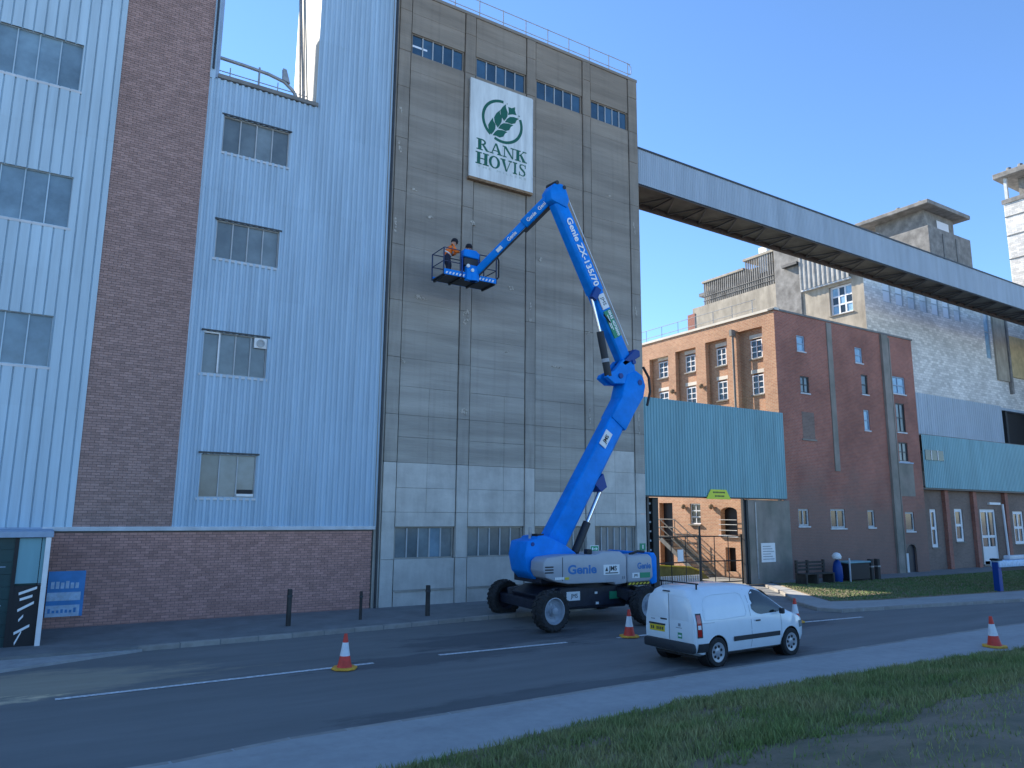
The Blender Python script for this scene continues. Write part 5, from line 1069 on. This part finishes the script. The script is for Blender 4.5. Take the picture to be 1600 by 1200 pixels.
WF = lambda x: float(np.interp(x, [-.86, -.82, -.7, -.3, 2.7, 3.1, 3.35, 3.48, 3.52], [.93, .965, .99, 1, 1, .965, .87, .74, .66]))
ZB = lambda x: float(np.interp(x, [-.86, -.6, 3.0, 3.52], [.34, .26, .24, .32]))
def section(x):
    zt_, wf, zb = ZT(x), WF(x), ZB(x); belt = min(1.04, zt_-.07); P = [(0, zb), (.74, zb), (.84, zb+.05)]
    P += [(.895, zb+(belt-zb)*.32), (.905, zb+(belt-zb)*.62), (.885, belt)]
    up = zt_-belt; full = min(1, up/.7)
    P += [(.885-.06*full-.02, belt+up*.42), (.885-.13*full-.06, belt+up*.74), (.885-.19*full-.12, belt+up*.92), (.45, zt_-.008), (0, zt_)]
    return [(y*wf, z) for y, z in P]
def ysurf(x, z):
    P = section(x)[1:]; zz = [p[1] for p in P]; return float(np.interp(z, zz, [p[0] for p in P]))
rings = []
for x in XS:
    P = section(x); rings.append([VT(x, -y, z) for y, z in P]+[VT(x, y, z) for y, z in P[-2:0:-1]])
body = MB().loft(rings).build('body', M['van'], vn)
ct = []
for wx in (0, 2.73):
    for s in (-1, 1):
        c_ = MB().lathe([(.355, -.3), (.355, .3)], VT(wx, s*.9, .34), Vector(VT(0, 1, 0))-Vector(VT(0, 0, 0)), 36).build('cut', M['black'], None); ct.append(c_)
for c_ in ct: bo = body.modifiers.new('b', 'BOOLEAN'); bo.object = c_; bo.operation = 'DIFFERENCE'; bo.solver = 'EXACT'
c0 = body; bpy.context.view_layer.update()
for c_ in ct: c_.location = (0, 0, 0)
# cutters live in world space, the body mesh is relative to the van's empty
bpy.context.view_layer.update()
nm = bpy.data.meshes.new_from_object(body.evaluated_get(bpy.context.evaluated_depsgraph_get()))
body.modifiers.clear(); body.data = nm; nm.materials.clear(); nm.materials.append(M['van']); shade(nm, 32)
for c_ in ct: bpy.data.objects.remove(c_)
def skin_patch(xs, zs, off, side, name, m, parent, zfun=None):
    """patch following the body side; xs,zs: grid, zfun(x)->(zmin,zmax)"""
    b = MB(); n = len(zs)
    for x in xs:
        lo, hi = zfun(x) if zfun else (zs[0], zs[-1])
        for t in np.linspace(0, 1, n): z = lo+(hi-lo)*t; b.v.append(VT(x, side*(ysurf(x, z)+off), z))
    for i in range(len(xs)-1):
        for k in range(n-1): b.f.append((i*n+k, (i+1)*n+k, (i+1)*n+k+1, i*n+k+1) if side < 0 else (i*n+k, i*n+k+1, (i+1)*n+k+1, (i+1)*n+k))
    return b.build(name, m, parent, fix=False, smooth=True)
for s in (-1, 1):
    wtop = lambda x: min(1.66, ZT(x)-.10)
    skin_patch(np.linspace(1.30, 2.50, 16), [0]*8, .006, s, 'side_window', M['glass_d'], vn, lambda x: (float(np.interp(x, [1.30, 1.42, 1.6, 2.3, 2.5], [1.22, 1.12, 1.08, 1.1, 1.16])), max(float(np.interp(x, [1.30, 1.36, 1.5], [1.30, 1.58, 1.64])) if x < 1.5 else wtop(x), float(np.interp(x, [1.30, 1.42, 1.6, 2.3, 2.5], [1.22, 1.12, 1.08, 1.1, 1.16]))+.004)))
    skin_patch(np.linspace(-.46, 1.04, 18), [0]*8, .004, s, 'pressed_panel', M['van'], vn, lambda x: (1.09, float(np.interp(x, [-.46, -.38, -.2, .9, 1.04], [1.3, 1.48, 1.57, 1.6, 1.5]))))
    skin_patch(np.linspace(.55, 2.28, 12), [0]*4, .02, s, 'rub_strip', M['plastic'], vn, lambda x: (.53, .64))
    for x in (1.22, 2.36): skin_patch(np.linspace(x-.006, x+.006, 2), [0]*10, .003, s, 'door_seam', M['seam'], vn, lambda x: (.34, 1.05 if x > 2 else 1.68))
    lp_ = [(-.50, 1.07), (.2, 1.06), (1.0, 1.08), (1.08, 1.14), (1.07, 1.45), (1.02, 1.58), (.9, 1.62), (.0, 1.61), (-.32, 1.56), (-.46, 1.42), (-.52, 1.18), (-.50, 1.07)]
    dense = [(a[0]+(c2[0]-a[0])*t/4, a[1]+(c2[1]-a[1])*t/4) for a, c2 in zip(lp_, lp_[1:]) for t in range(4)]+[lp_[-1]]
    MB().path([VT(x, s*(ysurf(x, z)+.004), z) for x, z in dense], .008, 6).build('panel_pressing', M['van'], vn, smooth=True)
    skin_patch(np.linspace(-.8, -.1, 10), [0]*2, .003, s, 'waist_crease', M['seam'], vn, lambda x: (1.0, 1.006))
    skin_patch(np.linspace(1.36, 1.54, 4), [0]*3, .028, s, 'door_handle', M['plastic'], vn, lambda x: (.93, .965))
    skin_patch(np.linspace(-.80, -.66, 4), [0]*6, .012, s, 'tail_lamp', M['lamp_r'], vn, lambda x: (.72, 1.2))
    skin_patch(np.linspace(-.815, -.62, 5), [0]*6, .007, s, 'lamp_housing', M['plastic'], vn, lambda x: (.69, 1.23))
    skin_patch(np.linspace(-.79, -.68, 4), [0]*3, .018, s, 'reverse_lamp', M['sticker'], vn, lambda x: (.88, .97))
    skin_patch(np.linspace(-.79, -.40, 8), [0]*4, .018, s, 'bumper_corner', M['plastic'], vn, lambda x: (.36, .56))
    skin_patch(np.linspace(3.1, 3.44, 6), [0]*4, .008, s, 'head_lamp', M['glass'], vn, lambda x: (.66, .82))
    MB().path([VT(2.3, s*.93, 1.12), VT(2.26, s*.98, 1.12)], .03, 6).build('mirror_arm', M['plastic'], vn); MB().box(2.2, 2.30, s*1.02-.07, s*1.02+.07, 1.06, 1.2, VT).build('door_mirror', M['plastic'], vn, bevel=.03, smooth=True)
b = MB(); n = 13
for x in np.linspace(1.92, 2.66, 8):
    for t in np.linspace(-1, 1, n): y = t*.66*WF(x); zz = float(np.interp(abs(y), [0, .45, .70], [ZT(x), ZT(x)-.008, ZT(x)-.045])); b.v.append(VT(x+.01, y, zz+.01))
b.f = [(i*n+k, (i+1)*n+k, (i+1)*n+k+1, i*n+k+1) for i in range(7) for k in range(n-1)]; b.build('windscreen', M['glass_d'], vn, smooth=True)
XR = -.862
rbx = lambda y0, y1, z0, z1, t, nm_, m_, bv=0.: MB().box(XR-t, XR+.02, y0, y1, z0, z1, VT).build(nm_, m_, vn, bevel=bv)
MB().box(-.99, -.80, -.84, .84, .34, .56, VT).build('rear_bumper', M['plastic'], vn, bevel=.05, smooth=True)
for sg_ in (1, -1):
    DP = [(.012, .58), (.79, .58), (.80, .9), (.785, 1.1), (.74, 1.40), (.68, 1.54), (.58, 1.60), (.012, 1.62)]; PP = [(.10, 1.04), (.66, 1.04), (.645, 1.3), (.60, 1.47), (.5, 1.54), (.10, 1.55)]
    MB().prism([(sg_*y, z) for y, z in DP], XR-.012, XR+.02, lambda y, x, z: VT(x, y, z)).build('rear_door', M['van'], vn, bevel=.01, smooth=True)
    MB().prism([(sg_*y, z) for y, z in PP], XR-.017, XR-.0, lambda y, x, z: VT(x, y, z)).build('door_pressing', M['van'], vn, bevel=.012, smooth=True)
rbx(.006, .016, .57, 1.62, .014, 'door_gap', M['seam'])
pt_ = MB().box(XR-.03, XR-.012, .16, .68, .72, .86, VT).build('number_plate', M['plate'], vn)
for i in range(7):
    if i != 4: MB().box(XR-.034, XR-.0305, .20+i*.065, .24+i*.065, .755, .825, VT).build('plate_character', M['text_k'], pt_)
rbx(.14, .70, .865, .905, .035, 'plate_lamp_trim', M['plastic']); rbx(.08, .3, 1.0, 1.035, .03, 'rear_handle', M['plastic'], .008)
rbx(-.02, .2, 1.665, 1.69, .02, 'brake_lamp', M['plastic']); rbx(-.42, -.28, .63, .76, .016, 'green_badge', M['sticker_g']); rbx(-.40, -.30, .67, .71, .020, 'badge_mark', M['sticker'])
rbx(.5, .64, .98, 1.0, .016, 'badge', M['seam']); rbx(-.42, -.22, .86, .875, .016, 'badge', M['seam']); rbx(-.38, -.3, .9, .97, .016, 'badge', M['seam'])
MB().tube(VT(-.45, -.66, 1.87), VT(-.45, .66, 1.87), .016, n=8).build('roof_bar', M['black'], vn)
for y in (-.6, .6): MB().tube(VT(-.45, y, 1.74), VT(-.45, y, 1.87), .022, n=6).build('roof_bar_foot', M['black'], vn)
MB().box(-.6, 3.3, -.68, .68, .2, .32, VT).build('underbody', M['black'], vn)
for wx in (0, 2.73):
    for s in (-1, 1):
        axv = (Vector(VT(0, 1, 0))-Vector(VT(0, 0, 0))).normalized()*s; c_ = VT(wx, s*.79, .328); KW = .965
        MB().lathe([(.36, -.3), (.36, -.015), (.345, -.015), (.345, -.28)], VT(wx, s*.885, .34), axv, 30, False).build('arch_liner', M['black'], vn)
        wh = MB().lathe([(.2, -.1), (.29, -.105), (.315, -.08), (.317, 0), (.315, .08), (.29, .105), (.21, .1)], c_, axv, 32, False).build('wheel', M['rubber'], vn, smooth=True)
        MB().lathe([(.001, .085), (.05, .09), (.07, .08), (.15, .075), (.195, .1), (.212, .1), (.212, -.05), (.001, -.05)], c_, axv, 30).build('wheel_trim', M['alloy'], wh, smooth=True)
        a = axv.orthogonal().normalized(); b_ = axv.normalized().cross(a)
        for i in range(7):
            t = 2*math.pi*i/7; cc = Vector(c_)+(a*math.cos(t)+b_*math.sin(t))*.125+axv.normalized()*.07; MB().tube(cc, cc+axv.normalized()*.02, .034, .03, 8).build('trim_hole', M['black'], wh)

# =================================================================== SMALL THINGS
def cone(x, y, z, label, rz=0., sc=1., lean=(0, 0), dirty=False):
    c_ = thing('traffic_cone', (x, y, z), label, 'traffic cone', 'traffic cones round the lift'); L = Vector((lean[0], lean[1], 1))
    def ring(r_, h): p = Vector((x, y, z))+L*h*sc; return (p, r_*sc)
    b = MB(); pts_ = []
    for i in range(4):
        for k in range(5): t = R(90*i+rz-20+k*10); s_ = .225*sc/max(abs(math.cos(R(-20+k*10))), .7); pts_.append((x+math.cos(t)*s_*1.15, y+math.sin(t)*s_*1.15))
    b.prism([(p[0], p[1]) for p in pts_], 0, .045*sc, lambda a, h, c2: (a, c2, z+h)); b.build('base', M['cone_b'], c_, bevel=.01)
    def seg(n_, r0, r1, h0, h1, m): p0, a = ring(r0, h0); p1, b2 = ring(r1, h1); MB().tube(p0, p1, a, b2, 20).build(n_, m, c_, smooth=True)
    seg('collar', .165, .15, .04, .075, M['cone_r']); seg('lower_sleeve', .148, .105, .075, .27, M['cone_r']); seg('reflective_sleeve', .107, .062, .27, .54, M['cone_w']); seg('tip', .06, .034, .54, .715, M['cone_r'])
    return c_
cone(5.73, 15.8, .012, 'red and white traffic cone on the white line, nearest the brick wall', 12)
cone(13.78, 16.0, .012, 'red and white traffic cone standing between the lift and the back of the van', 20)
cone(20.2, 15.6, .012, 'red and white traffic cone just beyond the front of the white van', 8)
cone(20.45, 9.95, .095, 'grubby leaning traffic cone on the footpath edge at the far right', 30, 1.03, (-.06, .02))
for x, y, h, wd, lb in ((6.13, 21.58, 1.0, .12, 'dark square bollard on the pavement before the brick base wall'), (8.33, 21.8, .82, .08, 'slim grey bollard where the brick wall meets the concrete silo'), (10.44, 21.6, .92, .12, 'dark square bollard in front of the silo, nearest the lift wheels')):
    p = thing('bollard', (x, y, .1), lb, 'bollard', 'pavement bollards'); MB().box(x-wd/2, x+wd/2, y-wd/2, y+wd/2, .05, .12+h).build('post', M['wood'], p, bevel=.02); MB().box(x-wd/2-.004, x+wd/2+.004, y-wd/2-.004, y+wd/2+.004, .12+h*.78, .12+h*.84).build('band', M['steel_dk'], p)
# furniture in front of the red mill
bn = thing('timber_bench', (31, 22.7, .14), 'dark slatted bench in front of the red brick mill', 'bench')
for i in range(4): MB().box(29.95, 32.1, 22.45+i*.13, 22.55+i*.13, .58, .62).build('seat_slat', M['wood'], bn)
for i in range(3): MB().box(29.95, 32.1, 22.98, 23.02, .72+i*.16, .82+i*.16).build('back_slat', M['wood'], bn)
for x in (30.0, 30.8, 32.0): MB().box(x, x+.1, 22.45, 23.05, .1, .58).build('leg', M['wood'], bn); MB().box(x, x+.1, 22.95, 23.06, .6, 1.2).build('back_post', M['wood'], bn)
bx = thing('black_container', (34.1, 22.7, .14), 'low black box container beside the bench', 'container')
MB().box(33.3, 35.0, 22.5, 23.2, .2, 1.0).build('body', M['black'], bx, bevel=.03); MB().box(33.25, 35.05, 22.45, 23.25, 1.0, 1.08).build('lid', M['clad_s'], bx, bevel=.02); MB().box(33.25, 33.3, 22.4, 22.45, .1, 1.25).build('stake', M['trim'], bx)
bd = thing('blue_bundle', (32.85, 22.8, .14), 'dark blue bundle with a white rounded top between bench and container', 'bundle')
MB().lathe([(.2, 0), (.24, .3), (.22, .7), (.15, .95), (.05, 1.05)], (32.85, 22.8, .14), (0, 0, 1), 14).build('sheet', M['blue_d'], bd, smooth=True, bevel=.0); MB().lathe([(.1, 0), (.2, .05), (.22, .16), (.15, .28), (.03, .33)], (32.72, 22.72, 1.2), (-.1, -.1, 1), 14).build('white_top', M['white'], bd, smooth=True)
for x, lb in ((35.4, 'short dark post beside the black container'), (35.95, 'short dark post furthest right of the black container')):
    p = thing('short_post', (x, 22.7, .14), lb, 'post', 'short posts by the container'); MB().box(x-.11, x+.11, 22.6, 22.82, .1, 1.15).build('post', M['wood'], p, bevel=.03); MB().box(x-.12, x+.12, 22.59, 22.83, .75, .82).build('band', M['galv'], p)
hb = thing('height_barrier', (35.6, 16.8, .1), 'dark blue post carrying a pale blue horizontal box beam at the right edge', 'barrier')
MB().box(35.15, 35.45, 16.65, 16.9, .05, 1.35).build('post', M['blue_d'], hb, bevel=.02); MB().box(35.2, 41, 16.6, 17.0, 1.12, 1.42).build('beam', M['signpale'], hb, bevel=.06, smooth=True); MB().box(35.4, 41, 16.65, 16.95, .98, 1.11).build('underside', M['black'], hb)
MB().box(35.1, 35.5, 16.6, 16.95, 1.42, 1.5).build('post_cap', M['black'], hb, bevel=.02); MB().box(36.4, 41, 16.7, 17.0, 1.425, 1.6).build('top_panel', M['trim'], hb, bevel=.05)
